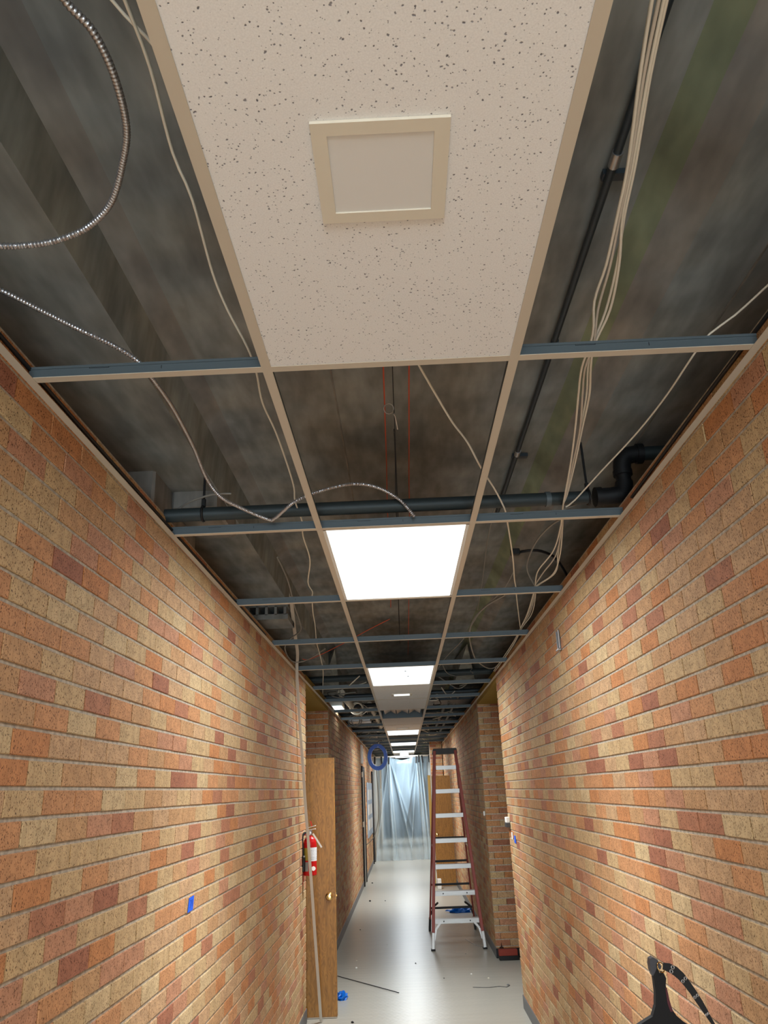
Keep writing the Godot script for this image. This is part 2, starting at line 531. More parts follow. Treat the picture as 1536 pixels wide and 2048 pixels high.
func build_shell() -> void:
	var s := Sh.new()
	s.uvs = 0.5
	slab(-2.8, 2.8, -EYE - 0.12, -EYE, -6.0, 36.0, s)
	struct("floor", s, M.floor, "waxed pale grey vinyl corridor floor with streaky reflections", "floor")
	# concrete floor above: flat soffits over both walls and a shallow trough between
	s = Sh.new(); s.uvs = 0.55
	var prof := [[-2.8, 1.22], [-0.735, 1.22], [-0.718, 1.38], [-0.655, 1.42], [0.670, 1.42], [0.728, 1.365], [0.82, 1.325], [2.8, 1.325]]
	var root: MeshInstance3D
	for i in prof.size() - 1:
		var a: Array = prof[i]; var b: Array = prof[i + 1]
		if i in [1, 2, 4, 5]: continue
		for k in 14: s.quad(w(a[0], a[1], -6 + k * 3), w(b[0], b[1], -6 + k * 3), w(b[0], b[1], -3 + k * 3), w(a[0], a[1], -3 + k * 3), Vector3.DOWN)
	slab(-2.8, 2.8, 1.5, 1.6, -6.0, 36.0, s)
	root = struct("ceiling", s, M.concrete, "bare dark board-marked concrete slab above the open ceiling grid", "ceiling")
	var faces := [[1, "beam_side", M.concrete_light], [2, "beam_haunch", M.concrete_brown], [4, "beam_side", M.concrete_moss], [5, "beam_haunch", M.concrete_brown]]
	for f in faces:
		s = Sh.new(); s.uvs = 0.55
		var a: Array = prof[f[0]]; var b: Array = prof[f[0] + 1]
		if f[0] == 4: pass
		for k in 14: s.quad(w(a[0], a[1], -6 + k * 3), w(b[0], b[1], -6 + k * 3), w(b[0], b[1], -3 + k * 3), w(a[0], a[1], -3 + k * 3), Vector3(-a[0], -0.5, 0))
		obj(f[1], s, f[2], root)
	for seam in [[-0.2, 1.42, 2.2, 5.0], [-1.1, 1.22, 0.9, 3.0], [1.03, 1.325, 0.8, 3.2]]:
		s = Sh.new()
		slab(seam[0] - 0.003, seam[0] + 0.003, seam[1] - 0.003, seam[1] + 0.004, seam[2], seam[3], s)
		obj("formwork_seam", s, M.concrete_brown, root)
	# boxed-out pocket and stepped end beam by the first pipe
	s = Sh.new(); s.uvs = 0.55
	slab(-1.35, -0.93, 1.06, 1.23, 2.72, 3.35, s, 0.01)
	slab(-0.93, -0.74, 1.14, 1.23, 2.95, 3.35, s, 0.01)
	obj("dropped_beam", s, M.concrete_brown, root)
	# hollow block hung across the bay, its cores open
	s = Sh.new(); s.uvs = 0.55
	slab(-1.1, -0.73, 1.185, 1.225, 4.95, 5.25, s)
	slab(-1.1, -0.73, 1.10, 1.135, 4.95, 5.25, s)
	for k in 6: slab(-1.06 + k * 0.062 - 0.009, -1.06 + k * 0.062 + 0.009, 1.13, 1.19, 4.95, 5.25, s)
	slab(-1.1, -0.73, 1.10, 1.225, 5.2, 5.26, s)
	obj("hollow_block", s, M.concrete, root)
	# tapering ends of the beams
	for q in [[-0.62, -0.73, -0.95, -0.66], [0.66, 0.64, 0.9, 0.72]]:
		s = Sh.new(); s.uvs = 0.55
		var A := w(q[0], 1.30, 7.3); var B := w(q[1] * 1.0, 1.16, 9.2); var C := w(q[2], 1.16, 9.2)
		s.tri(A, B, C, Vector3.DOWN); s.tri(A, B, w(q[1], 1.42, 9.2), Vector3(-q[0], 0, 0)); s.tri(A, C, w(q[2], 1.42, 9.2), Vector3(q[0], 0, 0)); s.quad(B, C, w(q[2], 1.42, 9.2), w(q[1], 1.42, 9.2), Vector3.FORWARD)
		obj("beam_taper", s, M.concrete_light, root)
	# the shell round the space above the walls, and behind the camera
	s = Sh.new()
	slab(-2.9, -2.8, -EYE - 0.12, 1.6, -6.0, 36.0, s)
	slab(2.8, 2.9, -EYE - 0.12, 1.6, -6.0, 36.0, s)
	struct("wall_outer", s, M.plaster, "plain plaster walls closing the space above the corridor", "wall")
	s = slab(-2.9, 2.9, -EYE - 0.12, 1.6, -6.1, -6.0)
	struct("wall_back", s, M.plaster, "plain plaster wall closing the corridor behind the viewer", "wall")
	s = slab(-2.9, 2.9, -EYE - 0.12, 1.6, 36.0, 36.1)
	struct("wall_end", s, M.plaster, "distant plaster wall beyond the plastic sheet", "wall")

	# daylight comes in by a glazed door at the corridor's near end, behind the viewer
	s = Sh.new()
	for q in [[-0.88, -0.78, -EYE, 0.9], [0.80, 0.90, -EYE, 0.9], [-0.02, 0.04, -EYE, 0.9], [-0.88, 0.90, 0.80, 0.9], [-0.88, 0.90, -EYE, -1.5]]: slab(q[0], q[1], q[2], q[3], -5.99, -5.93, s, 0.004)
	var gd := struct("door", s, M.alu, "glazed entrance door at the corridor's near end behind the viewer", "door")
	var day := mat(Color(0.9, 0.95, 1.0), 0.3)
	day.emission_enabled = true; day.emission = Color(0.86, 0.94, 1.0); day.emission_energy_multiplier = 1.5
	obj("daylit_window_pane", slab(-0.80, 0.82, -1.5, 0.8, -5.985, -5.98), day, gd)
	var dl := AreaLight3D.new()
	dl.name = "daylight_glow"; dl.area_size = Vector2(1.6, 2.25); dl.light_energy = DAY_ENERGY; dl.light_color = Color(0.90, 0.955, 1.0); dl.shadow_enabled = true
	dl.set("area_range", 60.0); dl.set("area_attenuation", 2.0)
	add_child(dl)
	dl.position = w(0.01, -0.35, -5.92)

	# brick walls: mortar core, bricks proud of it
	var rows := 41
	var yb := 0.0378 - 26.0 * COURSE + EYE
	var fwd := Vector3.FORWARD
	s = slab(-1.75, XL - 0.013, -EYE, 1.06, -5.9, 7.22)
	var wl := struct("wall_left", s, M.mortar, "long mixed tan and orange brick wall carrying the fire extinguisher", "wall")
	lay(wl, Vector3(XL, yb, 0.5), fwd, Vector3.RIGHT, 7.72, rows, 1.873 + 0.5, 101)
	s = slab(XR + 0.013, 1.75, -EYE, 1.06, -5.9, 7.40)
	var wr := struct("wall_right", s, M.mortar, "long mixed tan and orange brick wall with the dark bag beside it", "wall")
	lay(wr, Vector3(XR, yb, 0.5), fwd, Vector3.LEFT, 7.90, rows, 2.205 - 0.0972 + 0.5, 202)
	# beyond the recesses
	s = slab(-1.75, XL - 0.013, -EYE, 1.06, 9.433, 34.0)
	var wl2 := struct("wall_left", s, M.mortar, "brick wall in shade beyond the open oak door", "wall")
	lay(wl2, Vector3(XL, yb, -9.42), fwd, Vector3.RIGHT, 14.0, rows, 0.1, 303)
	lay_return(wl2, Vector3(XL, yb, -9.42), Vector3.LEFT, 404)
	s = slab(XR + 0.013, 1.75, -EYE, 1.06, 9.433, 34.0)
	var wr2 := struct("wall_right", s, M.mortar, "brick wall and its square corner behind the stepladder", "wall")
	lay(wr2, Vector3(XR, yb, -9.42), fwd, Vector3.LEFT, 14.0, rows, 0.05, 505)
	lay_return(wr2, Vector3(XR, yb, -9.42), Vector3.RIGHT, 606)
	# recesses: back walls and lowered mustard soffits
	s = slab(-1.85, -1.75, -EYE, 1.06, -5.9, 34.0)
	slab(1.75, 1.85, -EYE, 1.06, -5.9, 34.0, s)
	struct("wall_recess", s, M.plaster, "plain painted walls at the backs of the side recesses", "wall")
	s = slab(-1.75, XL, 0.94, 1.06, 7.22, 9.42)
	struct("trim", s, M.mustard, "mustard painted soffit over the recess with the open oak door", "soffit")
	s = slab(XR, 1.75, 0.94, 1.06, 7.40, 9.42)
	struct("trim", s, M.mustard, "mustard painted soffit over the recess facing the brick corner", "soffit")
	# skirting
	for b in [["baseboard_left", XL - 0.006, XL + 0.007, -2.0, 7.222, "grey rubber skirting under the brick wall with the extinguisher"], ["baseboard_right", XR - 0.007, XR + 0.006, -2.0, 7.402, "grey rubber skirting under the brick wall beside the bag"],
			["baseboard_left", XL - 0.006, XL + 0.007, 9.42, 22.0, "grey rubber skirting under the wall beyond the oak door"], ["baseboard_right", XR - 0.007, XR + 0.006, 9.42, 22.0, "grey rubber skirting beside the stepladder feet"]]:
		s = slab(b[1], b[2], -EYE, -1.652, b[3], b[4], null, 0.002)
		struct(b[0], s, M.base, b[5], "skirting")
	# black gap where the skirting is missing at the corner
	s = slab(XR - 0.004, 1.74, -EYE, -1.66, 9.405, 9.43)
	struct("baseboard_corner", s, M.black, "black adhesive strip where the corner skirting was pulled off", "skirting")

func lay_return(wall: MeshInstance3D, o: Vector3, u: Vector3, sd: int) -> void:
	# an end face of a wall, turned to the viewer; the last numbers continue the wall's bricks
	var face := MeshInstance3D.new()
	face.name = "wall_end_face"
	var s := Sh.new()
	var a := o + u * 0.013 + Vector3.FORWARD * 0.013
	s.quad(a, a + u * 0.84, a + u * 0.84 + Vector3.UP * 2.77, a + Vector3.UP * 2.77, Vector3.BACK)
	face.mesh = s.mesh(); face.material_override = M.mortar
	wall.add_child(face, true)
	lay(face, o, u, Vector3.BACK, 0.83, 41, 0.06, sd, 140, 0.0028, 0.5)

# ---------------------------------------------------------------- suspended grid
func edge_d(n: int) -> float:
	return 1.62 + n * CELL

func build_grid() -> void:
	for r in [[RL, "extinguisher"], [RR, "ladder"]]:
		var t := thing("main_runner", "long beige-faced main runner of the ceiling grid, nearer the %s side" % r[1], "ceiling runner", w(r[0], CEIL, 2.0), "main runners of the ceiling grid")
		var s := slab(r[0] - 0.012, r[0] + 0.012, CEIL, CEIL + 0.0016, -2.2, 22.4)
		part("face", s, M.beige, t)
		s = slab(r[0] - 0.001, r[0] + 0.001, CEIL + 0.0016, CEIL + 0.034, -2.2, 22.4)
		part("web", s, M.galv, t)
		s = slab(r[0] - 0.004, r[0] + 0.004, CEIL + 0.034, CEIL + 0.042, -2.2, 22.4)
		part("bulb", s, M.galv, t)
	for q in [[XL, 1.0, -2.2, 22.2, "beige wall angle along the brick wall with the fire extinguisher"], [XR, -1.0, -2.2, 22.2, "beige wall angle along the brick wall beside the bag and ladder"]]:
		var t := thing("wall_angle", q[4], "ceiling trim", w(q[0], CEIL, 2.0), "wall angles of the ceiling grid")
		var s := slab(q[0], q[0] + q[1] * 0.022, CEIL - 0.0015, CEIL, q[2], q[3])
		part("ledge", s, M.beige, t)
		s = slab(q[0], q[0] + q[1] * 0.0025, CEIL, CEIL + 0.020, q[2], q[3])
		part("upright", s, M.beige, t)
	var bays := [[XL + 0.004, RL - 0.003, "extinguisher-side"], [RL + 0.003, RR - 0.003, "middle"], [RR + 0.003, XR - 0.004, "ladder-side"]]
	for n in range(-1, 18):
		for b in 3:
			if n == 17 and b == 1: continue
			var a: float = bays[b][0]; var z: float = bays[b][1]; var d := edge_d(n)
			if b != 1 and n >= 4: d += [0.0, 0.04, -0.05, 0.03, -0.03, 0.06][n % 6]
			var label: String = "beige-faced steel cross tee in the %s bay, " % bays[b][2]
			if n == -1: label += "at the speckled tile's near end"
			elif n == 0: label += "at the speckled tile's far edge"
			else: label += "%s beyond the speckled tile" % ORD[n - 1]
			var t := thing("cross_tee", label, "ceiling tee", w((a + z) * 0.5, CEIL, d), "cross tees of the ceiling grid")
			part("face", slab(a, z, CEIL + 0.0004, CEIL + 0.002, d - 0.012, d + 0.012), M.beige, t)
			part("web", slab(a, z, CEIL + 0.002, CEIL + 0.030, d - 0.0008, d + 0.0008), M.galv, t)
			part("bulb", slab(a, z, CEIL + 0.030, CEIL + 0.037, d - 0.003, d + 0.003), M.galv, t)
			if n <= 3:
				var sl := slab(a + 0.15, a + 0.20, CEIL + 0.0275, CEIL + 0.0285, d - 0.0016, d - 0.0006)
				slab(a + 0.15, a + 0.1515, CEIL + 0.0275, CEIL + 0.031, d - 0.0016, d - 0.0006, sl)
				slab(a + 0.1985, a + 0.20, CEIL + 0.0275, CEIL + 0.031, d - 0.0016, d - 0.0006, sl)
				part("punched_slot", slab(a + 0.33, a + 0.3315, CEIL + 0.018, CEIL + 0.027, d - 0.0016, d - 0.0006), M.black, t)
				part("punched_slot", sl, M.black, t)
	# mineral tiles laid in the middle bay
	var tiles := [[-3, "speckled white ceiling tile behind the viewer"], [-1, "big speckled white ceiling tile overhead with a square unlit downlight"], [5, "speckled ceiling tile holding the small lit square downlight"], [6, "blank pale ceiling tile just beyond the small lit square downlight"],
		[8, "pale ceiling tile beyond the stripped light fitting"], [9, "pale ceiling tile just before the third lit panel"], [17, "pale ceiling tile beyond the plastic sheet's top edge"]]
	for q in tiles:
		var d0 := edge_d(q[0]) + 0.006; var d1 := edge_d(q[0] + 1) - 0.006
		var s := Sh.new(); s.uvs = 1.0 / 0.61
		slab(RL + 0.004, RR - 0.004, CEIL + 0.0024, CEIL + 0.018, d0, d1, s, 0.001)
		var o := obj("ceiling_tile", s, M.tile)
		tag(o, q[1], "ceiling tile", "speckled mineral ceiling tiles")
	# square downlights in tiles
	downlight(XC - 0.003, 1.006, false, "unlit square downlight with cream frame in the speckled tile overhead")
	downlight(XC, 8.50, true, "small lit square downlight in the tile past the second lit panel")
	downlight(XC, 13.35, false, "unlit square downlight just before the third lit panel")

func downlight(x: float, d: float, lit: bool, label: String) -> void:
	var t := thing("square_downlight", label, "downlight", w(x, CEIL, d), "square downlights in ceiling tiles")
	var s := Sh.new()
	var h := 0.111; var k := 0.086; var y := CEIL - 0.004
	for q in [[-h, h, -h, -k], [-h, h, k, h], [-h, -k, -k, k], [k, h, -k, k]]:
		slab(x + q[0], x + q[1], y, CEIL + 0.002, d + q[2], d + q[3], s)
	part("frame", s, M.cream, t)
	s = slab(x - k, x + k, y + 0.003, y + 0.005, d - k, d + k)
	part("lens", s, M.lens if lit else M.lens_off, t)
	if lit: area(w(x, y - 0.004, d), Vector2(0.17, 0.17), 0.28)

func build_lights() -> void:
	var names := {-5: "lit white panel light far behind the viewer", -2: "lit white panel light behind the speckled tile, above the viewer", 1: "lit white panel light nearest beyond the speckled tile", 4: "second lit white panel light along the middle bay", 10: "third lit white panel light, past the stripped fitting",
		13: "fourth lit white panel light along the middle bay", 16: "fifth lit white panel light, just before the plastic sheet", 19: "lit white panel light seen through the plastic sheet", 23: "farthest lit white panel light beyond the plastic sheet"}
	for n in names:
		var d0 := edge_d(n) + 0.012; var d1 := edge_d(n + 1) - 0.012
		var x0 := RL + 0.012; var x1 := RR - 0.012
		var t := thing("panel_light", names[n], "ceiling light", w(XC, CEIL, (d0 + d1) * 0.5), "lit panel lights along the corridor")
		var s := Sh.new()
		for q in [[x0, x1, d0, d0 + 0.012], [x0, x1, d1 - 0.012, d1], [x0, x0 + 0.012, d0, d1], [x1 - 0.012, x1, d0, d1]]: slab(q[0], q[1], CEIL + 0.0022, CEIL + 0.02, q[2], q[3], s)
		part("frame", s, M.white, t)
		part("lens", slab(x0 + 0.012, x1 - 0.012, CEIL + 0.005, CEIL + 0.008, d0 + 0.012, d1 - 0.012), M.lens, t)
		part("back_plate", slab(x0, x1, CEIL + 0.02, CEIL + 0.024, d0, d1), M.white, t)
		area(w(XC, CEIL + 0.0035, (d0 + d1) * 0.5), Vector2(x1 - x0 - 0.03, d1 - d0 - 0.03), LAMP_ENERGY)
		beam(w(XC, CEIL - 0.26, (d0 + d1) * 0.5), LAMP_BEAM)
	# specks of dirt lying in the second panel
	var sp := Sh.new()
	sp.hoop(w(0.05, CEIL + 0.004, 6.78), Vector3.UP, 0.006, 0.003, 8, 5)
	sp.hoop(w(0.075, CEIL + 0.004, 7.1), Vector3.UP, 0.006, 0.003, 8, 5)
	tag(obj("dead_insect", sp, M.iron), "two dark specks on the lens of the second lit panel", "speck")
	# stripped fitting: housing with a bare reflector
	var d := edge_d(7)
	var t := thing("stripped_light_fitting", "unlit light fitting without its lens, bare metal reflector showing", "ceiling light", w(XC, CEIL, d + 0.6))
	var s := Sh.new()
	slab(RL + 0.012, RR - 0.012, CEIL + 0.10, CEIL + 0.104, d + 0.012, d + CELL - 0.012, s)
	slab(RL + 0.012, RL + 0.02, CEIL + 0.003, CEIL + 0.10, d + 0.012, d + CELL - 0.012, s)
	slab(RR - 0.02, RR - 0.012, CEIL + 0.003, CEIL + 0.10, d + 0.012, d + CELL - 0.012, s)
	slab(RL + 0.012, RR - 0.012, CEIL + 0.003, CEIL + 0.10, d + 0.012, d + 0.02, s)
	slab(RL + 0.012, RR - 0.012, CEIL + 0.003, CEIL + 0.10, d + CELL - 0.02, d + CELL - 0.012, s)
	part("housing", s, M.galv, t)
	s = Sh.new()
	for k in 3:
		var xa := RL + 0.05 + k * 0.175
		s.quad(w(xa, CEIL + 0.05, d + 0.1), w(xa + 0.08, CEIL + 0.09, d + 0.1), w(xa + 0.08, CEIL + 0.09, d + 1.12), w(xa, CEIL + 0.05, d + 1.12), Vector3.DOWN)
		s.quad(w(xa + 0.08, CEIL + 0.09, d + 0.1), w(xa + 0.16, CEIL + 0.05, d + 0.1), w(xa + 0.16, CEIL + 0.05, d + 1.12), w(xa + 0.08, CEIL + 0.09, d + 1.12), Vector3.DOWN)
	part("reflector", s, M.steel, t)
	# work light up in the open ceiling
	t = thing("work_light", "small bright light up in the open ceiling above the oak door", "ceiling light", w(-0.88, 1.05, 10.6))
	s = slab(-0.99, -0.79, 1.09, 1.16, 10.4, 10.9, null, 0.006)
	part("housing", s, M.white, t)
	s = slab(-0.98, -0.80, 1.078, 1.089, 10.39, 10.88)
	part("lens", s, M.lens, t)
	area(w(-0.89, 1.072, 10.63), Vector2(0.17, 0.45), 0.35)

# ---------------------------------------------------------------- above the grid
func build_plenum() -> void:
	# armoured flexible conduits
	var s := Sh.new()
	s.tube(path([-0.456,1.12,0.72, -0.453,1.12,0.778, -0.431,1.12,0.828, -0.426,1.12,0.905, -0.444,1.13,1.013, -0.481,1.14,1.1, -0.543,1.14,1.206, -0.612,1.13,1.262, -0.69,1.12,1.286, -0.77,1.12,1.296, -0.875,1.12,1.292, -1.1,1.1,1.28], 0.0016), 0.0065, 8, 0.16, 0.0075)
	tag(obj("armoured_conduit", s, M.mc), "ribbed steel flexible conduit looping in a wide arc across the near slab", "conduit")
	s = Sh.new()
	s.tube(path([-1.1,1.11,1.33, -0.933,1.12,1.399, -0.885,1.12,1.439, -0.829,1.12,1.521, -0.768,1.12,1.61, -0.706,1.11,1.669, -0.656,1.09,1.718, -0.634,1.07,1.779, -0.633,1.08,1.961, -0.654,1.1,2.258, -0.658,1.07,2.464, -0.627,1.03,2.547, -0.573,1.02,2.646, -0.489,1.01,2.758, -0.458,1.01,2.751, -0.364,1.03,2.635, -0.273,1.08,2.665, -0.149,1.1,2.658, -0.0545,1.1,2.705, 0.03,1.07,2.772, 0.0845,1.0,2.775], 0.002), 0.0062, 8, 0.16, 0.0075)
	tag(obj("armoured_conduit", s, M.mc), "ribbed steel flexible conduit sagging from the brick wall to the nearest panel light", "conduit")
	# painted conduit clipped along the slab
	var t := thing("rigid_conduit", "straight dark conduit clipped along the slab beside the white cables", "conduit", w(0.57, 1.40, 1.5))
	s = Sh.new()
	s.tube(PackedVector3Array([w(0.575, 1.398, -2.0), w(0.57, 1.398, 1.45), w(0.568, 1.398, 3.9)]), 0.0105, 10)
	part("tube", s, M.conduit, t)
	for d in [1.42, 2.22, 3.1]:
		s = Sh.new()
		s.tube(PackedVector3Array([w(0.571, 1.398, d - 0.022), w(0.571, 1.398, d + 0.022)]), 0.0135, 10)
		part("coupling", s, M.steel if d != 2.22 else M.conduit, t)
		s = slab(0.555, 0.625, 1.402, 1.418, d + 0.05, d + 0.075)
		part("strap", s, M.conduit, t)
	# drain pipe with hangers and its elbows
	t = thing("drain_pipe", "dark steel pipe crossing the corridor above the grid, elbowed up at one end", "pipe", w(0, 1.07, 2.84))
	s = Sh.new()
	s.tube(PackedVector3Array([w(-0.9, 1.052, 2.785), w(0.80, 1.088, 2.885)]), 0.027, 16)
	part("run", s, M.pipe, t)
	s = Sh.new()
	s.tube(PackedVector3Array([w(0.62, 1.084, 2.874), w(0.64, 1.0845, 2.875)]), 0.031, 14)
	s.tube(PackedVector3Array([w(-0.215, 1.067, 2.83), w(-0.212, 1.067, 2.83)]), 0.0285, 14)
	part("joint_band", s, M.galv, t)
	s = Sh.new()
	s.tube(path([0.84, 1.089, 2.887, 0.90, 1.092, 2.888, 0.935, 1.102, 2.888, 0.95, 1.135, 2.888, 0.952, 1.15, 2.888], 0.012), 0.036, 14)
	s.tube(PackedVector3Array([w(0.825, 1.0885, 2.886), w(0.85, 1.0895, 2.887)]), 0.041, 14)
	part("elbow", s, M.iron, t)
	s = Sh.new()
	s.tube(PackedVector3Array([w(0.953, 1.145, 2.888), w(0.953, 1.20, 2.888)]), 0.030, 14)
	s.tube(PackedVector3Array([w(0.953, 1.178, 2.888), w(0.953, 1.20, 2.888)]), 0.039, 14)
	part("riser", s, M.iron, t)
	s = Sh.new()
	s.tube(path([0.953, 1.20, 2.888, 0.957, 1.235, 2.888, 0.975, 1.262, 2.888, 1.01, 1.272, 2.888, 1.03, 1.273, 2.888], 0.012), 0.036, 14)
	s.tube(PackedVector3Array([w(1.02, 1.273, 2.888), w(1.045, 1.273, 2.888)]), 0.043, 14)
	part("elbow", s, M.iron, t)
	s = Sh.new()
	s.tube(PackedVector3Array([w(1.04, 1.273, 2.888), w(1.4, 1.278, 2.89)]), 0.030, 14)
	part("upper_run", s, M.pipe, t)
	for q in [[-0.75, 1.056, 2.79, 1.222], [0.798, 1.089, 2.886, 1.335]]:
		s = Sh.new()
		s.tube(PackedVector3Array([w(q[0], q[1] + 0.03, q[2]), w(q[0], q[3], q[2])]), 0.005, 8)
		s.hoop(w(q[0], q[1], q[2]), Vector3.RIGHT, 0.030, 0.005, 20, 6)
		s.box(w(q[0], q[1] + 0.045, q[2]), Vector3(0.016, 0.035, 0.012), 0.002)
		part("hanger", s, M.iron, t)
	# two black cables lying along the tops of the wall angles
	cable("black_cable", "black cable lying along the wall angle on the extinguisher side", "cable", [-0.890,1.024,0.6, -0.889,1.022,1.3, -0.887,1.016,1.8, -0.886,1.012,2.4, -0.886,1.010,3.4, -0.886,1.008,5.0], 0.006, M.cable_dark)
	cable("black_cable", "black cable lying along the wall angle on the bag side", "cable", [0.917,1.03,0.8, 0.915,1.03,1.5, 0.914,1.028,1.9, 0.912,1.02,2.3, 0.911,1.012,2.7], 0.006, M.cable_dark)
	# white data cables
	cable("white_cable", "single white cable wandering along the main runner on the extinguisher side", "cable", [-0.354,1.08,0.66, -0.352,1.08,0.755, -0.35,1.08,0.863, -0.363,1.08,1.031, -0.355,1.07,1.136, -0.368,1.07,1.35, -0.362,1.06,1.473, -0.344,1.05,1.617, -0.347,1.06,1.754, -0.36,1.06,1.919, -0.356,1.07,2.134, -0.36,1.08,2.41, -0.366,1.08,2.619, -0.378,1.07,2.738, -0.373,1.05,2.909, -0.393,1.05,3.101, -0.41,1.06,3.497, -0.469,1.06,3.909, -0.462,1.045,4.05, -0.477,1.04,4.162, -0.515,1.04,4.539, -0.554,1.06,5.001, -0.60,1.04,5.517, -0.633,1.04,6.056, -0.69,1.03,6.859, -0.80,1.02,7.9, -0.84,1.01,8.3], 0.0032, M.cable_white)
	cable("white_cable", "short white cable crossing behind the near main runner, beside the armoured arc", "cable", [-0.42,1.14,0.74, -0.391,1.13,0.781, -0.373,1.12,0.806, -0.35,1.11,0.833, -0.32,1.1,0.875, -0.22,1.09,1.0], 0.003, M.cable_white)
	var bundle := [
		[0.403,1.07,0.72, 0.412,1.07,0.788, 0.431,1.07,0.913, 0.464,1.07,1.103, 0.479,1.07,1.233, 0.495,1.07,1.389, 0.5,1.07,1.52, 0.525,1.062,1.65, 0.532,1.06,1.807, 0.556,1.06,1.962, 0.595,1.06,2.194, 0.638,1.06,2.476, 0.671,1.05,2.746, 0.681,1.04,2.842, 0.718,1.04,3.077, 0.755,1.04,3.45, 0.733,1.03,3.769, 0.768,1.03,4.08, 0.79,1.03,4.289, 0.832,1.03,4.785, 0.856,1.03,5.238, 0.88,1.022,5.705, 0.895,1.02,6.481, 0.898,1.02,7.2],
		[0.415,1.074,0.72, 0.424,1.074,0.792, 0.439,1.074,0.917, 0.47,1.074,1.107, 0.486,1.074,1.238, 0.506,1.074,1.395, 0.519,1.074,1.563, 0.54,1.064,1.703, 0.543,1.064,1.815, 0.57,1.064,1.97, 0.613,1.064,2.204, 0.648,1.064,2.487, 0.678,1.054,2.757, 0.683,1.044,2.853, 0.726,1.044,3.09, 0.784,1.044,3.541, 0.769,1.034,3.828, 0.771,1.034,4.096, 0.802,1.034,4.307, 0.852,1.034,4.807, 0.859,1.034,5.258, 0.885,1.026,5.731, 0.899,1.024,6.51, 0.902,1.024,7.3],
		[0.423,1.078,0.72, 0.433,1.078,0.795, 0.448,1.078,0.921, 0.476,1.078,1.111, 0.493,1.078,1.243, 0.528,1.078,1.402, 0.551,1.078,1.572, 0.544,1.068,1.71, 0.561,1.068,1.823, 0.593,1.068,1.98, 0.622,1.068,2.213, 0.658,1.068,2.497, 0.684,1.058,2.768, 0.686,1.048,2.864, 0.731,1.048,3.102, 0.807,1.048,3.558, 0.828,1.036,3.87, 0.777,1.038,4.134, 0.811,1.038,4.325, 0.869,1.038,4.829, 0.872,1.038,5.282, 0.89,1.03,5.756, 0.903,1.028,6.538, 0.905,1.028,7.3],
		[0.43,1.082,0.72, 0.439,1.082,0.798, 0.453,1.082,0.924, 0.483,1.082,1.116, 0.499,1.082,1.248, 0.525,1.082,1.406, 0.543,1.082,1.577, 0.541,1.072,1.716, 0.555,1.072,1.829, 0.586,1.072,1.986, 0.618,1.072,2.22, 0.653,1.072,2.505, 0.679,1.062,2.777, 0.689,1.052,2.874, 0.727,1.052,3.113, 0.8,1.052,3.57, 0.84,1.042,3.868, 0.786,1.042,4.151, 0.805,1.042,4.34, 0.849,1.042,4.842, 0.865,1.042,5.3, 0.88,1.034,5.774, 0.89,1.032,6.559, 0.894,1.032,7.3]]
	for k in 4: cable("white_cable", "one of four white cables bundled and draped over the ladder-side cross tees", "cable", bundle[k], 0.0034, M.cable_white if k != 1 else M.strip, "bundled white cables over the ladder-side bay")
	cable("white_cable", "single white cable slanting from the speckled tile's far edge into the ladder-side bay", "cable", [0.03,1.10,1.66, 0.065,1.09,1.727, 0.095,1.08,1.809, 0.142,1.08,1.959, 0.201,1.08,2.141, 0.26,1.08,2.293, 0.319,1.06,2.463, 0.394,1.06,2.685, 0.444,1.04,2.829, 0.458,1.03,2.891, 0.497,1.03,3.098, 0.575,1.03,3.547, 0.628,1.026,3.892, 0.66,1.026,4.072, 0.705,1.03,4.355, 0.787,1.03,4.85, 0.852,1.03,5.237], 0.0035, M.cable_white)
	cable("white_cable", "white cable stretched diagonally from the bag-side wall to the cable bundle", "cable", [1.15,1.17,1.3, 0.989,1.15,1.49, 0.955,1.14,1.588, 0.916,1.13,1.696, 0.874,1.12,1.763, 0.852,1.1,1.823, 0.851,1.1,2.077, 0.833,1.1,2.337, 0.777,1.08,2.606, 0.722,1.05,2.806, 0.695,1.04,2.855], 0.003, M.cable_white)
	cable("grey_cable", "grey cable hanging in a half loop beside the nearest panel light", "cable", [0.76,1.05,2.985, 0.712,1.08,3.158, 0.7,1.12,3.527, 0.713,1.13,3.904, 0.731,1.1,4.048, 0.775,1.04,4.119], 0.0045, M.cable_grey)
	cable("grey_cable", "pale grey cable arching to the drain pipe's elbow", "cable", [0.689,1.05,2.92, 0.764,1.08,2.93, 0.849,1.1,2.935, 0.938,1.1,2.935], 0.0035, M.cable_grey)
	cable("grey_cable", "grey cable arching over the drain pipe at the extinguisher-side wall", "cable", [-0.942,1.095,2.9, -0.86,1.10,2.83, -0.805,1.11,2.79, -0.707,1.12,2.75, -0.632,1.12,2.75], 0.004, M.cable_grey)
	s = Sh.new()
	s.tube(path([0.661,1.18,3.941, 0.7,1.2,3.974, 0.781,1.2,3.968, 0.878,1.19,4.053, 0.965,1.17,4.229, 1.044,1.13,4.428]), 0.008, 8)
	s.box(w(0.655, 1.19, 3.945), Vector3(0.05, 0.035, 0.03), 0.004)
	tag(obj("dark_conduit", s, M.cable_dark), "dark conduit bending in an arc from a small box on the slab", "conduit")
	cable("grey_cable", "thin grey cable running straight along the slab past the drain pipe", "cable", [0.47,1.2,3.258, 0.485,1.2,3.741, 0.536,1.2,4.545, 0.581,1.2,5.384], 0.0032, M.cable_grey)
	cable("grey_cable", "thick grey cable drooping to the bag-side wall angle past the bundle", "cable", [0.636,1.05,4.342, 0.574,1.08,4.714, 0.536,1.1,5.168, 0.515,1.06,5.385, 0.554,1.05,5.84, 0.655,1.03,6.529, 0.79,1.025,7.0, 0.87,1.03,7.1, 0.90,1.04,6.9], 0.006, M.cable_grey)
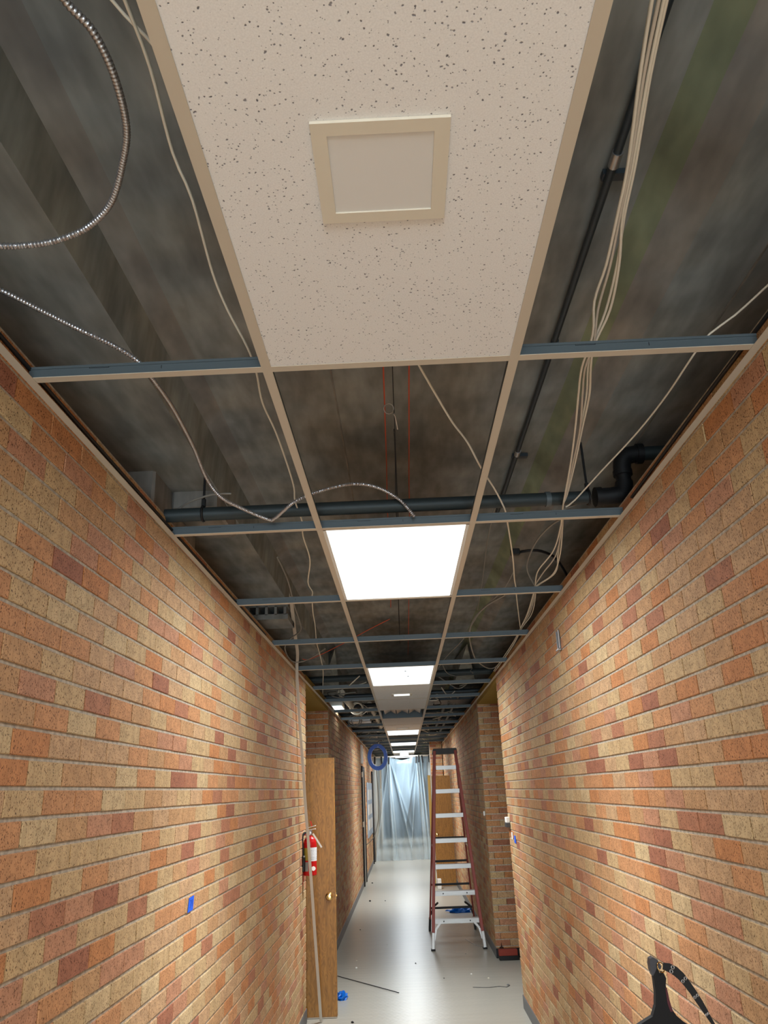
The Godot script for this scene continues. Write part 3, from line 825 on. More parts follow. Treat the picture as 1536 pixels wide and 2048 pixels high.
	cable("grey_cable", "thin grey cable slanting down toward the second panel light", "cable", [0.66,1.12,4.1, 0.636,1.1,4.42, 0.556,1.1,5.015, 0.49,1.06,5.779, 0.401,1.05,6.465, 0.344,1.05,7.329], 0.0036, M.cable_grey)
	cable("grey_cable", "grey cable looping low around the leaning white strip's upper end", "cable", [-0.631,1.2,3.886, -0.623,1.16,4.204, -0.651,1.12,4.724, -0.666,1.1,5.087, -0.697,1.09,5.324, -0.801,1.08,5.551, -0.856,1.05,5.668, -0.88,1.03,5.93, -0.875,1.02,6.15, -0.84,1.02,6.25, -0.751,1.03,6.204, -0.577,1.06,5.902], 0.005, M.cable_grey)
	cable("red_cord", "thin red cord strung aslant to the looping grey cable", "cord", [-0.80,1.05,6.27, -0.766,1.05,6.326, -0.645,1.06,6.177, -0.418,1.1,5.89, -0.211,1.15,5.654, -0.056,1.2,5.562], 0.003, M.cable_red)
	cable("red_cord", "thin orange-red cord above the first open cell, passing the wire ring", "cord", [-0.003,1.12,1.72, -0.006,1.2,1.895, -0.009,1.2,2.006, -0.011,1.25,2.285, -0.014,1.3,2.615, -0.018,1.35,3.061, -0.027,1.38,3.713, -0.03,1.35,4.5, -0.045,1.25,5.4], 0.0024, M.cable_red)
	cable("red_cord", "thin orange-red cord above the first open cell, away from the wire ring", "cord", [0.068,1.12,1.75, 0.069,1.2,2.013, 0.077,1.3,2.624, 0.082,1.35,3.245, 0.089,1.38,3.804, 0.09,1.36,4.8, 0.09,1.28,6.436, 0.088,1.25,7.499], 0.0024, M.cable_red)
	s = Sh.new()
	s.tube(path([0.02,1.36,1.75, 0.02,1.3,2.114, 0.02,1.25,2.288, 0.021,1.2,2.417, 0.021,1.15,2.758, 0.021,1.03,2.93]), 0.0016, 6)
	tag(obj("hanger_wire", s, M.wire), "dark hanger wire from the slab to the nearest panel light, through the wire ring", "wire", "")
	s = Sh.new()
	s.tube(path([0.019,1.3,2.64, 0.02,1.25,2.693, 0.015,1.1,2.848, 0.015,1.04,2.9]), 0.0016, 6)
	s.hoop(w(0.019, 1.306, 2.635), Vector3.RIGHT, 0.006, 0.0016, 10, 5)
	tag(obj("hanger_wire", s, M.wire), "dark hooked hanger wire beside the ringed one", "wire", "")
	s = Sh.new()
	s.hoop(w(0.002, 1.208, 2.27), Vector3(0.25, -0.46, 0.88), 0.017, 0.0018, 24, 6)
	s.tube(path([0.018,1.2,2.29, 0.023,1.2,2.31, 0.026,1.19,2.33, 0.03,1.18,2.37]), 0.003, 6)
	tag(obj("wire_ring", s, M.steel), "small twisted steel wire ring tied to a hanger wire", "wire ring")
	cable("hanger_wire", "bunch of thin dark hanger wires above the cell past the nearest panel light", "wire", [0.02,1.40,4.3, 0.015,1.3,4.9, 0.012,1.22,5.4, 0.01,1.02,5.6], 0.003, M.wire)
	# tangle further on: pipes, ducts, boxes and slack cables
	rng.seed = 77
	for k in 7:
		var d := 7.9 + k * 1.45
		var y := 1.08 + 0.06 * rng.randf()
		s = Sh.new()
		s.tube(PackedVector3Array([w(-1.6, y, d), w(1.6, y + 0.02, d + rng.randf_range(-0.15, 0.15))]), rng.randf_range(0.012, 0.035), 10)
		tag(obj("cross_pipe", s, [M.pipe, M.conduit, M.iron][k % 3]), "dark pipe crossing high above the open grid, far along the corridor", "pipe", "dark pipes crossing far along")
	for q in [[-0.72, 1.13, 9.3, 12.5, 0.045], [-0.45, 1.16, 11.0, 15.0, 0.04], [0.62, 1.15, 9.4, 16.0, 0.03], [0.75, 1.13, 9.4, 18.0, 0.022]]:
		s = Sh.new()
		s.tube(PackedVector3Array([w(q[0], q[1], q[2]), w(q[0] + 0.05, q[1], q[3])]), q[4], 12)
		tag(obj("long_pipe", s, M.cream if q[0] < 0 else M.pipe), "cream lagged pipe running along above the oak door side" if q[0] < 0 else "dark pipe running along above the ladder side", "pipe", "cream lagged pipes" if q[0] < 0 else "dark pipes above the ladder")
	s = slab(0.36, 1.3, 1.10, 1.20, 10.3, 10.9, null, 0.006)
	tag(obj("duct", s, M.conduit), "flat dark duct crossing above the ladder-side bay", "duct")
	s = slab(-0.85, -0.5, 1.05, 1.12, 12.4, 12.8, null, 0.006)
	tag(obj("junction_box", s, M.steel), "bright metal junction box above the grid past the oak door", "junction box")
	s = slab(0.60, 0.70, 1.07, 1.15, 10.9, 11.0, null, 0.008)
	tag(obj("junction_box", s, M.cable_grey), "small pale box above the grid over the ladder", "junction box")
	s = Sh.new()
	s.hoop(w(-0.62, 1.08, 10.7), Vector3(0.1, 0.3, 1), 0.085, 0.011, 24, 7)
	s.hoop(w(-0.60, 1.08, 10.72), Vector3(0.2, 0.2, 1), 0.075, 0.011, 24, 7)
	tag(obj("cable_coil", s, M.cable_white), "coil of cream cable hung beside the work light", "cable coil")
	s = Sh.new()
	s.hoop(w(-0.74, 1.03, 12.0), Vector3(0.1, 0.2, 1), 0.09, 0.008, 24, 7)
	s.hoop(w(-0.70, 1.035, 12.03), Vector3(0.3, 0.1, 1), 0.08, 0.008, 24, 7)
	tag(obj("cable_coil", s, M.cable_grey), "coil of grey cable above the grid past the work light", "cable coil")
	for k in 46:
		var side := -1.0 if k % 2 else 1.0
		var d := 7.4 + 0.31 * k + rng.randf_range(-0.2, 0.2)
		var x := side * rng.randf_range(0.36, 0.62)
		var a := []
		var y := rng.randf_range(1.06, 1.17)
		for i in 6:
			a.append_array([x, maxf(1.0 if rng.randf() < 0.75 else 0.94, y - 0.09 * sin(PI * i / 5.0) * rng.randf()), d])
			x = clampf(absf(x) + rng.randf_range(-0.1, 0.16), 0.34, 0.84) * side
			d += rng.randf_range(-0.12, 0.34)
		var m: Material = [M.cable_grey, M.cable_white, M.cable_grey, M.cable_dark, M.strip][k % 5]
		var wd := "dark" if k % 5 == 3 else "pale"
		cable("slack_cable", "slack %s cable tangled over the grid far along the %s side" % [wd, "oak door" if side < 0 else "ladder"], "cable", a, rng.randf_range(0.004, 0.008), m, "%s cables tangled over the %s side" % [wd, "oak door" if side < 0 else "ladder"], 5)

# ---------------------------------------------------------------- open door, extinguisher, leaning strip
func build_door_end() -> void:
	var d := 7.31
	var t := thing("oak_door", "oak veneer door standing open across the passage by the extinguisher", "door", w(-1.1, -EYE, d))
	var s := Sh.new(); s.uvs = 0.9
	slab(-1.545, -0.644, -EYE + 0.012, 0.304, d, d + 0.045, s, 0.002)
	var leaf := part("leaf", s, M.oak, t)
	s = Sh.new()
	s.lathe(PackedVector2Array([Vector2(0.033, 0), Vector2(0.033, 0.004), Vector2(0.026, 0.009), Vector2(0.012, 0.012), Vector2(0.0115, 0.03), Vector2(0.02, 0.038), Vector2(0.027, 0.05), Vector2(0.027, 0.058), Vector2(0.02, 0.066), Vector2(0.0, 0.068)]), w(-0.70, -0.842, d), Vector3.BACK, 24)
	part("knob", s, M.brass, leaf)
	s = Sh.new()
	s.box(w(-0.6435, -0.842, d + 0.022), Vector3(0.003, 0.058, 0.026), 0.001)
	s.box(w(-0.638, -0.842, d + 0.022), Vector3(0.012, 0.016, 0.014), 0.003)
	part("latch", s, M.brass, leaf)
	s = slab(-1.54, -0.648, -EYE + 0.002, -EYE + 0.011, d + 0.004, d + 0.04, null, 0.001)
	part("bottom_sweep", s, M.strip, t)
	# long strip of wall angle leaning up through the grid
	t = thing("leaning_strip", "long thin white metal strip leaning past the extinguisher up through the ceiling grid", "metal strip", w(-0.77, -EYE, 7.2))
	s = Sh.new()
	var p := path([-0.769, -1.751, 7.207, -0.780, -1.386, 7.080, -0.789, -1.131, 7.000, -0.803, -0.762, 6.900, -0.818, -0.460, 6.835, -0.828, -0.281, 6.800, -0.838, -0.125, 6.770, -0.850, 0.190, 6.700, -0.866, 0.562, 6.600, -0.868, 0.968, 6.430, -0.825, 1.07, 6.15, -0.77, 1.115, 5.6, -0.70, 1.155, 4.95, -0.660, 1.165, 4.62], 0.08)
	for i in p.size() - 1:
		var q := (p[i + 1] - p[i]).normalized()
		s.bar(p[i] - q * 0.002, p[i + 1] + q * 0.002, 0.024, 0.002, Vector3(1, 0, 0.25))
	part("flat_leg", s, M.strip, t)
	s = Sh.new()
	for i in p.size() - 1:
		var q := (p[i + 1] - p[i]).normalized()
		var x := (Vector3(1, 0, 0.25) - q * Vector3(1, 0, 0.25).dot(q)).normalized()
		var z := x.cross(q)
		s.bar(p[i] - q * 0.002 - x * 0.011 - z * 0.010, p[i + 1] + q * 0.002 - x * 0.011 - z * 0.010, 0.002, 0.02, x)
	part("edge_leg", s, M.strip, t)
	extinguisher(w(-0.833, -0.645, 7.02))

func extinguisher(at: Vector3) -> void:
	var t := thing("fire_extinguisher", "red fire extinguisher hung near the corner of the brick wall", "extinguisher", at)
	var s := Sh.new()
	s.lathe(PackedVector2Array([Vector2(0, 0.004), Vector2(0.045, 0.004), Vector2(0.049, 0.0), Vector2(0.056, 0.004), Vector2(0.057, 0.012), Vector2(0.057, 0.235), Vector2(0.054, 0.26), Vector2(0.045, 0.283), Vector2(0.03, 0.298), Vector2(0.018, 0.304), Vector2(0.018, 0.312), Vector2(0, 0.312)]), Vector3.ZERO, Vector3.UP, 28)
	var cyl := obj("cylinder", s, M.red, t)
	var im := Image.create(64, 64, false, Image.FORMAT_RGB8)
	im.fill(Color(0.9, 0.9, 0.9))
	rng.seed = 5
	for y in range(4, 60, 4):
		for x in range(2, 62):
			if rng.randf() < 0.6: im.set_pixel(x, y, Color(0.35, 0.37, 0.42))
			if y > 40 and x % 20 < 9: im.set_pixel(x, y + 1, Color(0.3, 0.3, 0.34))
	var lab := mat(Color.WHITE, 0.5)
	lab.albedo_texture = tex(im)
	lab.uv1_scale = Vector3(3, 9, 1)
	s = Sh.new()
	s.lathe(PackedVector2Array([Vector2(0.0574, 0.112), Vector2(0.0578, 0.113), Vector2(0.0578, 0.216), Vector2(0.0574, 0.217)]), Vector3.ZERO, Vector3.UP, 14, -0.9, 1.5)
	obj("instruction_label", s, lab, cyl).set_meta("label", "white printed instruction label")
	s = Sh.new()
	s.lathe(PackedVector2Array([Vector2(0.0574, 0.118), Vector2(0.0578, 0.119), Vector2(0.0578, 0.214), Vector2(0.0574, 0.215)]), Vector3.ZERO, Vector3.UP, 8, 1.55, 2.5)
	obj("class_label", s, mat(Color(0.62, 0.55, 0.22), 0.5), cyl).set_meta("label", "yellow class label")
	s = Sh.new()
	s.lathe(PackedVector2Array([Vector2(0.0574, 0.035), Vector2(0.0577, 0.036), Vector2(0.0577, 0.105), Vector2(0.0574, 0.106)]), Vector3.ZERO, Vector3.UP, 8, 1.7, 2.4)
	obj("service_label", s, M.plaster, cyl).set_meta("label", "grey service label")
	s = Sh.new()
	s.prism(PackedVector2Array([Vector2(-0.016, 0.012), Vector2(0.0, 0.018), Vector2(0.016, 0.012), Vector2(0.022, 0.0), Vector2(0.016, -0.012), Vector2(0, -0.018), Vector2(-0.014, -0.012)]), 0.002, Vector3(0.034, 0.055, 0.0465), Vector3(0.81, 0, -0.58), Vector3.UP)
	obj("seal_sticker", s, M.paper, cyl).set_meta("label", "small white sticker")
	s = Sh.new()
	s.lathe(PackedVector2Array([Vector2(0.018, 0.31), Vector2(0.022, 0.316), Vector2(0.022, 0.345), Vector2(0.015, 0.353), Vector2(0, 0.352)]), Vector3.ZERO, Vector3.UP, 14)
	s.lathe(PackedVector2Array([Vector2(0.012, 0.0), Vector2(0.014, 0.006), Vector2(0, 0.008)]), Vector3(0.0, 0.332, 0.014), Vector3.BACK, 14)
	obj("valve", s, M.steel, t)
	s = Sh.new()
	s.bar(Vector3(-0.03, 0.352, 0.0), Vector3(0.05, 0.362, 0.02), 0.018, 0.005, Vector3(0, 0, 1), 0.001)
	obj("carry_handle", s, M.white, t)
	s = Sh.new()
	s.bar(Vector3(-0.03, 0.368, 0.0), Vector3(0.052, 0.388, 0.02), 0.018, 0.005, Vector3(0, 0, 1), 0.001)
	obj("lever", s, M.white, t)
	s = Sh.new()
	s.bar(Vector3(0.02, 0.385, 0.02), Vector3(0.008, 0.425, 0.025), 0.012, 0.002, Vector3(1, 0, 0))
	obj("pull_tag", s, mat(Color(0.86, 0.25, 0.12), 0.5), t)
	s = Sh.new()
	s.bar(Vector3(0.03, 0.325, 0.03), Vector3(0.105, 0.215, 0.045), 0.014, 0.0015, Vector3(1, 0.6, 0))
	obj("inspection_tag", s, M.paper, t)
	s = Sh.new()
	var hose := PackedVector3Array()
	for i in 21:
		var f := i / 20.0
		hose.append(Vector3(-0.015, 0.332, 0.012).bezier_interpolate(Vector3(-0.075, 0.35, 0.06), Vector3(-0.055, 0.27, 0.06), Vector3(-0.050, 0.14, 0.05), f))
	s.tube(hose, 0.0085, 10)
	obj("hose", s, M.blackish, t)
	s = Sh.new()
	s.lathe(PackedVector2Array([Vector2(0.0, 0.0), Vector2(0.016, 0.0), Vector2(0.017, 0.004), Vector2(0.012, 0.11), Vector2(0.008, 0.115), Vector2(0, 0.115)]), Vector3(-0.052, 0.035, 0.045), Vector3(0.06, 1, 0.03), 14)
	obj("nozzle", s, M.black, t)
	s = Sh.new()
	s.lathe(PackedVector2Array([Vector2(0.0105, 0.0), Vector2(0.0105, 0.022)]), Vector3(-0.0455, 0.135, 0.048), Vector3(0.06, 1, 0.03), 14)
	obj("hose_ferrule", s, M.steel, t)
	s = Sh.new()
	s.box(Vector3(-0.066, 0.29, 0), Vector3(0.006, 0.13, 0.05), 0.001)
	s.box(Vector3(-0.045, 0.318, 0), Vector3(0.045, 0.012, 0.03), 0.001)
	s.box(Vector3(-0.060, 0.02, 0), Vector3(0.006, 0.20, 0.02), 0.001)
	obj("wall_bracket", s, M.red, t)

# ---------------------------------------------------------------- far end
func build_far_end() -> void:
	# plastic sheet hung across the corridor
	var s := Sh.new()
	var cols := 120; var rows := 44
	var top := 0.86
	var f := func(i: float, j: int) -> Vector3:
		var u := i / cols; var v := float(j) / rows
		var x := lerpf(-0.884, 0.910, u)
		var sag := 0.07 * (pow(sin(PI * clampf((x + 0.42) / 0.78, 0, 1)), 2.0)) * exp(-v * 3.0)
		var y := lerpf(top, -EYE + 0.004, v) - sag
		var z := 0.0
		for q in [[-0.42, -0.85, 0.06], [-0.42, -0.38, 0.10], [-0.40, -0.25, 0.05], [-0.38, 0.10, 0.06], [0.36, 0.40, 0.10], [0.40, 0.5, 0.07], [0.48, 0.62, 0.05], [0.72, 0.70, 0.06], [0.36, -0.15, 0.035], [-0.42, 0.30, 0.035], [-0.62, -0.66, 0.05], [0.12, 0.14, 0.03]]:
			var xc := lerpf(q[0], q[1], minf(v * 1.1, 1.0))
			var wd := 0.018 + 0.03 * v
			z += q[2] * exp(-pow((x - xc) / wd, 2.0)) * (0.35 + 0.65 * minf(1.0, v * 2.5))
		z += 0.02 * sin(9.0 * x + 2.0 * v) + 0.012 * sin(31.0 * x + 5.0 * sin(3.0 * v)) + 0.010 * sin(14.0 * v + 8.0 * x)
		return w(x, y, 22.1 - z)
	var P := []
	for j in rows + 1:
		var line := PackedVector3Array()
		for i in cols + 1: line.append(f.call(i, j))
		P.append(line)
	var nrm := func(i: int, j: int) -> Vector3:
		var a: Vector3 = P[j][mini(i + 1, cols)] - P[j][maxi(i - 1, 0)]
		var b: Vector3 = P[maxi(j - 1, 0)][i] - P[mini(j + 1, rows)][i]
		return a.cross(b).normalized()
	for j in rows:
		for i in cols:
			var na: Vector3 = nrm.call(i, j); var nb: Vector3 = nrm.call(i + 1, j); var nc: Vector3 = nrm.call(i + 1, j + 1); var nd: Vector3 = nrm.call(i, j + 1)
			s.tri_n(P[j][i], P[j][i + 1], P[j + 1][i + 1], na, nb, nc)
			s.tri_n(P[j][i], P[j + 1][i + 1], P[j + 1][i], na, nc, nd)
	var pl := mat(Color(0.82, 0.93, 1.0, 0.37), 0.3)
	pl.transparency = BaseMaterial3D.TRANSPARENCY_ALPHA
	pl.backlight_enabled = true; pl.backlight = Color(0.5, 0.53, 0.55)
	var pl2: StandardMaterial3D = pl.duplicate()
	pl2.albedo_color = Color(0.90, 0.97, 1.0, 0.5)
	tag(obj("plastic_sheet", s, pl), "translucent plastic sheet hung in folds across the far corridor", "plastic sheet")
	var sheet: Node3D = get_node("plastic_sheet")
	for q in [[0.23, 0.29], [0.265, 0.33], [0.31, 0.55], [0.27, 0.03], [0.69, 0.75], [0.72, 0.79], [0.76, 0.83], [0.70, 0.55]]:
		s = Sh.new()
		for j in rows:
			for k in 4:
				var quadp := []
				for c in [[0, 0], [1, 0], [1, 1], [0, 1]]:
					var v: float = float(j + c[1]) / rows
					var half := (0.006 + 0.016 * v) * (1.0 if q[1] > q[0] - 0.1 and absf(q[1] - q[0]) < 0.15 else 0.35)
					var u: float = lerpf(q[0], q[1], minf(1.1 * v, 1.0)) + half * (k + c[0] - 2.0) / 2.0
					quadp.append(f.call(u * cols, j + c[1]) + Vector3(0, 0, 0.02 + 0.012 * cos(PI * 0.5 * (k + c[0] - 2.0))))
				s.quad(quadp[0], quadp[1], quadp[2], quadp[3], Vector3.BACK)
		obj("gathered_fold", s, pl2, sheet)
	for q in [[-0.80, 0.80, "against the wall beyond the oak door"], [-0.62, 0.80, "just behind the blue coil"], [-0.41, 0.78, "between the blue coil and the panel lights"], [0.35, 0.78, "nearest the panel lights' ladder side"],
			[0.42, 0.80, "second from the panel lights on the ladder side"], [0.50, 0.79, "third from the panel lights on the ladder side"], [0.70, 0.79, "close beside the stepladder's top"]]:
		s = Sh.new()
		s.bar(w(q[0], q[1] + 0.09, 21.97), w(q[0] + rng.randf_range(-0.03, 0.03), q[1] - 0.10, 21.93), 0.045, 0.02, Vector3.RIGHT, 0.004)
		tag(obj("black_strap", s, M.black), "short black strap holding the plastic sheet, " + q[2], "strap", "black straps along the top of the plastic sheet")
	s = slab(-0.9, 0.925, 0.86, 0.90, 22.07, 22.13, null, 0.004)
	tag(obj("sheet_batten", s, M.strip), "pale batten holding the top of the plastic sheet", "batten")
	# lit sign box before the sheet
	var t := thing("hanging_light_box", "small white light box hung under the grid before the plastic sheet", "light box", w(0.0, 0.8, 20.6))
	s = slab(-0.10, 0.14, 0.80, 0.93, 20.55, 20.62, null, 0.008)
	part("body", s, M.white, t)
	s = slab(0.018, 0.024, 0.93, CEIL, 20.58, 20.59)
	part("stem", s, M.white, t)
	s = slab(-0.09, 0.13, 0.81, 0.92, 20.545, 20.549)
	part("face", s, M.lens, t)
	area(w(0.02, 0.79, 20.585), Vector2(0.2, 0.05), 0.1)
	# coil of blue cable hung from the grid
	t = thing("blue_cable_coil", "large coil of blue cable hung from the grid before the plastic sheet", "cable coil", w(-0.557, 0.70, 17.0))
	s = Sh.new()
	rng.seed = 9
	for k in 12:
		var pts := PackedVector3Array()
		for i in 30:
			var a := TAU * i / 30.0
			var r := 1.0 + rng.randf_range(-0.012, 0.012)
			pts.append(w(-0.557 + (0.150 + 0.017 * (k % 4)) * r * cos(a), 0.685 + (0.205 + 0.018 * (k % 4)) * r * sin(a), 17.0 + 0.03 * (int(k / 4.0) - 1) + 0.05 * cos(a)))
		s.tube(pts, 0.0135, 7, 0, 0, true)
	part("turns", s, M.cable_blue, t)
	s = Sh.new()
	s.tube(path([-0.52, CEIL, 17.0, -0.53, 0.955, 17.0, -0.55, 0.92, 17.0, -0.54, 0.89, 16.95]), 0.008, 6)
	part("hanging_tie", s, M.cable_white, t)
	cable("white_cable", "pale cable hanging from the blue coil down past the sheet's edge", "cable", [-0.60,0.46,17.0, -0.585,0.2,17.05, -0.57,-0.2,17.1, -0.60,-0.6,17.2, -0.70,-0.9,17.3, -0.86,-1.05,17.3], 0.008, M.cable_grey)
	cable("white_cable", "pair of pale cable ends dangling under the blue coil", "cable", [-0.52,0.46,17.0, -0.51,0.25,17.0, -0.515,0.05,17.0], 0.010, M.cable_white)
	# doors along the far walls
	for q in [[16.45, 17.35, "first dark-framed doorway along the wall beyond the oak door"], [21.3, 21.95, "second dark-framed doorway, just before the plastic sheet"]]:
		s = Sh.new()
		slab(XL - 0.02, XL + 0.03, -EYE, 0.50, q[0], q[0] + 0.07, s, 0.004)
		slab(XL - 0.02, XL + 0.03, -EYE, 0.50, q[1] - 0.07, q[1], s, 0.004)
		slab(XL - 0.02, XL + 0.03, 0.42, 0.50, q[0], q[1], s, 0.004)
		var dr := struct("door", s, M.black, q[2], "door frame")
		s = slab(XL - 0.006, XL + 0.012, -EYE + 0.01, 0.42, q[0] + 0.07, q[1] - 0.07, null, 0.002)
		obj("leaf", s, M.cable_grey, dr)
		if q[0] < 18.0:
			s = slab(XL, XL + 0.034, 0.55, 0.92, q[0] - 0.02, q[0] + 0.35, null, 0.004)
			obj("transom_panel", s, M.white, dr)
			for y in [0.33, -0.62]:
				s = slab(XL + 0.012, XL + 0.036, y - 0.05, y + 0.05, q[0] - 0.01, q[0] + 0.09, null, 0.003)
				obj("hinge_plate", s, M.cream, dr)
	t = thing("notice_board", "pale plastic-covered notice board on the far wall before the plastic sheet", "notice board", w(XL, -0.4, 20.0))
	s = slab(XL + 0.001, XL + 0.02, -1.0, 0.20, 18.6, 21.1, null, 0.004)
	part("board", s, mat(Color(0.62, 0.68, 0.75), 0.35), t)
	s = Sh.new()
	for k in 9: slab(XL + 0.02, XL + 0.023, -0.85 + 0.33 * (k % 3), -0.62 + 0.33 * (k % 3), 18.8 + 0.75 * int(k / 3.0), 19.3 + 0.75 * int(k / 3.0), s)
	part("pinned_sheet", s, M.paper, t)
	s = slab(XL + 0.001, XL + 0.03, -0.58, -0.30, 21.35, 21.5, null, 0.005)
	tag(obj("wall_box", s, M.blackish), "dark wall box low beside the plastic sheet", "wall box")
	# second oak door on the ladder side
	t = thing("oak_door", "oak veneer door standing open behind the stepladder", "door", w(0.70, -EYE, 16.0))
	s = Sh.new(); s.uvs = 0.9
	slab(0.535, 0.90, -EYE + 0.012, 0.24, 15.95, 16.0, s, 0.003)
	var leaf := part("leaf", s, M.oak, t)
	s = Sh.new()
	s.lathe(PackedVector2Array([Vector2(0.03, 0), Vector2(0.012, 0.012), Vector2(0.02, 0.04), Vector2(0.028, 0.055), Vector2(0.0, 0.07)]), w(0.585, -0.84, 15.95), Vector3.BACK, 14)
	part("knob", s, M.brass, leaf)
	s = Sh.new()
	slab(0.46, 0.515, -EYE, 0.26, 16.02, 16.08, s, 0.004)
	tag(obj("door_jamb", s, mat(Color(0.78, 0.64, 0.32), 0.5)), "pale yellow wooden post beside the oak door behind the stepladder", "door post")
	s = slab(0.53, 0.60, -EYE + 0.002, -EYE + 0.17, 15.6, 15.75, null, 0.004)
	tag(obj("white_carton", s, M.paper), "small white carton on the floor at the foot of the far oak door", "carton")
	# brick pier past that door
	s = slab(0.62, 0.90, -EYE, 1.04, 18.605, 19.2)
	var pier := struct("wall_pier", s, M.mortar, "narrow brick pier past the far oak door, seen over the stepladder", "wall")
	lay(pier, w(0.62, 0.0378 - 26.0 * COURSE, 18.592), Vector3.RIGHT, Vector3.BACK, 0.28, 41, 0.05, 707, 120, 0.0028, 0.4)
	# the corridor beyond
	s = slab(-0.8, 0.75, -EYE, 0.35, 33.9, 33.95, null, 0.005)
	var fd := struct("door", s, mat(Color(0.10, 0.13, 0.17), 0.5), "dark double door at the far end of the corridor beyond the plastic sheet", "door")
	s = slab(-0.03, 0.0, -EYE + 0.02, 0.33, 33.88, 33.91)
	obj("meeting_stile", s, M.black, fd)

# ---------------------------------------------------------------- stepladder
func build_ladder() -> void:
	var t := thing("stepladder", "tall red fibreglass stepladder with aluminium steps standing open", "stepladder", w(0.54, -EYE, 10.5))
	var cx := 0.543
	var fl := [Vector3(cx - 0.300, -EYE, 9.97), Vector3(cx - 0.135, 0.46, 10.42)]
	var rl := [Vector3(cx - 0.300, -EYE, 11.25), Vector3(cx - 0.140, 0.46, 10.56)]
	for sd in [1.0, -1.0]:
		var mir := func(p: Vector3) -> Vector3: return w(cx + (p.x - cx) * sd, p.y, p.z)
		var s := Sh.new()
		var a: Vector3 = mir.call(fl[0].lerp(fl[1], 0.07)); var b: Vector3 = mir.call(fl[1])
		s.bar(a, b, 0.036, 0.075, Vector3.RIGHT, 0.004)
		part("front_rail", s, M.fibreglass, t)
		s = Sh.new()
		s.bar(mir.call(fl[0] + Vector3(0, 0.008, 0)), mir.call(fl[0].lerp(fl[1], 0.078)), 0.034, 0.082, Vector3.RIGHT, 0.003)
		part("shoe", s, M.alu, t)
		s = Sh.new()
		s.box(mir.call(fl[0] + Vector3(0, 0.006, 0)), Vector3(0.05, 0.012, 0.09), 0.003)
		part("foot_pad", s, M.black, t)
		s = Sh.new()
		s.bar(mir.call(rl[0].lerp(rl[1], 0.05)), mir.call(rl[1]), 0.020, 0.055, Vector3.RIGHT, 0.003)
		part("rear_rail", s, M.fibreglass, t)
		s = Sh.new()
		s.bar(mir.call(rl[0] + Vector3(0, 0.004, 0)), mir.call(rl[0].lerp(rl[1], 0.07)), 0.03, 0.062, Vector3.RIGHT, 0.003)
		part("rear_shoe", s, M.darkgrey, t)
		# folding spreader
		s = Sh.new()
		var m0: Vector3 = mir.call(fl[0].lerp(fl[1], 0.48)); var m1: Vector3 = mir.call(rl[0].lerp(rl[1], 0.48))
		s.bar(m0, m1, 0.004, 0.022, Vector3.RIGHT)
		part("spreader", s, M.steel, t)
		# knee braces under the lowest step
		s = Sh.new()
		var k0: Vector3 = mir.call(fl[0].lerp(fl[1], 0.045) + Vector3(0.012, 0, 0)); var k1: Vector3 = mir.call(fl[0].lerp(fl[1], 0.125) + Vector3(0.09, 0, 0.0))
		s.bar(k0, (k0 + k1) * 0.5 + Vector3(-0.018 * sd, 0.02, 0), 0.022, 0.04, Vector3.RIGHT)
		s.bar((k0 + k1) * 0.5 + Vector3(-0.018 * sd, 0.02, 0), k1, 0.022, 0.04, Vector3.RIGHT)
		part("knee_brace", s, M.alu, t)
		s = Sh.new()
		var r0: Vector3 = mir.call(rl[0].lerp(rl[1], 0.09) + Vector3(0.01, 0, 0)); var r1: Vector3 = mir.call(rl[0].lerp(rl[1], 0.155) + Vector3(0.10, 0, 0))
		s.bar(r0, (r0 + r1) * 0.5 + Vector3(-0.02 * sd, 0.02, 0), 0.014, 0.03, Vector3.RIGHT)
		s.bar((r0 + r1) * 0.5 + Vector3(-0.02 * sd, 0.02, 0), r1, 0.014, 0.03, Vector3.RIGHT)
		part("rear_brace", s, M.darkgrey, t)
	for k in range(1, 8):
		var f := (0.2705 * k + 0.02) / (0.46 + EYE) * 1.06
		var p: Vector3 = fl[0].lerp(fl[1], f)
		var hw := absf(p.x - cx) - 0.018
		var s := Sh.new()
		s.box(w(cx, p.y, p.z + 0.03), Vector3(hw * 2.0, 0.006, 0.085), 0.001)
		s.box(w(cx, p.y - 0.022, p.z - 0.013), Vector3(hw * 2.0, 0.05, 0.005), 0.001)
		s.box(w(cx, p.y - 0.012, p.z + 0.07), Vector3(hw * 2.0, 0.03, 0.005), 0.001)
		var st := part("step", s, M.alu, t)
		if k < 3:
			s = Sh.new()
			for x in [-0.6, 0.6]: s.lathe(PackedVector2Array([Vector2(0.008, 0), Vector2(0.006, 0.004), Vector2(0, 0.005)]), w(cx + x * hw, p.y - 0.022, p.z - 0.0155), Vector3.BACK, 8)
			part("rivet", s, M.darkgrey, st)
		var q: Vector3 = rl[0].lerp(rl[1], f - 0.013)
		hw = absf(q.x - cx)
		s = Sh.new()
		s.box(w(cx, q.y, q.z), Vector3(hw * 2.0, 0.026, 0.02), 0.002)
		part("rear_bar", s, M.darkgrey, t)
	var s2 := Sh.new()
	s2.prism(PackedVector2Array([Vector2(-0.165, -0.04), Vector2(0.165, -0.04), Vector2(0.155, 0.022), Vector2(0.148, 0.03), Vector2(-0.148, 0.03), Vector2(-0.155, 0.022)]), 0.19, w(cx, 0.465, 10.49), Vector3.RIGHT, Vector3.UP)
	part("top_cap", s2, M.darkgrey, t)

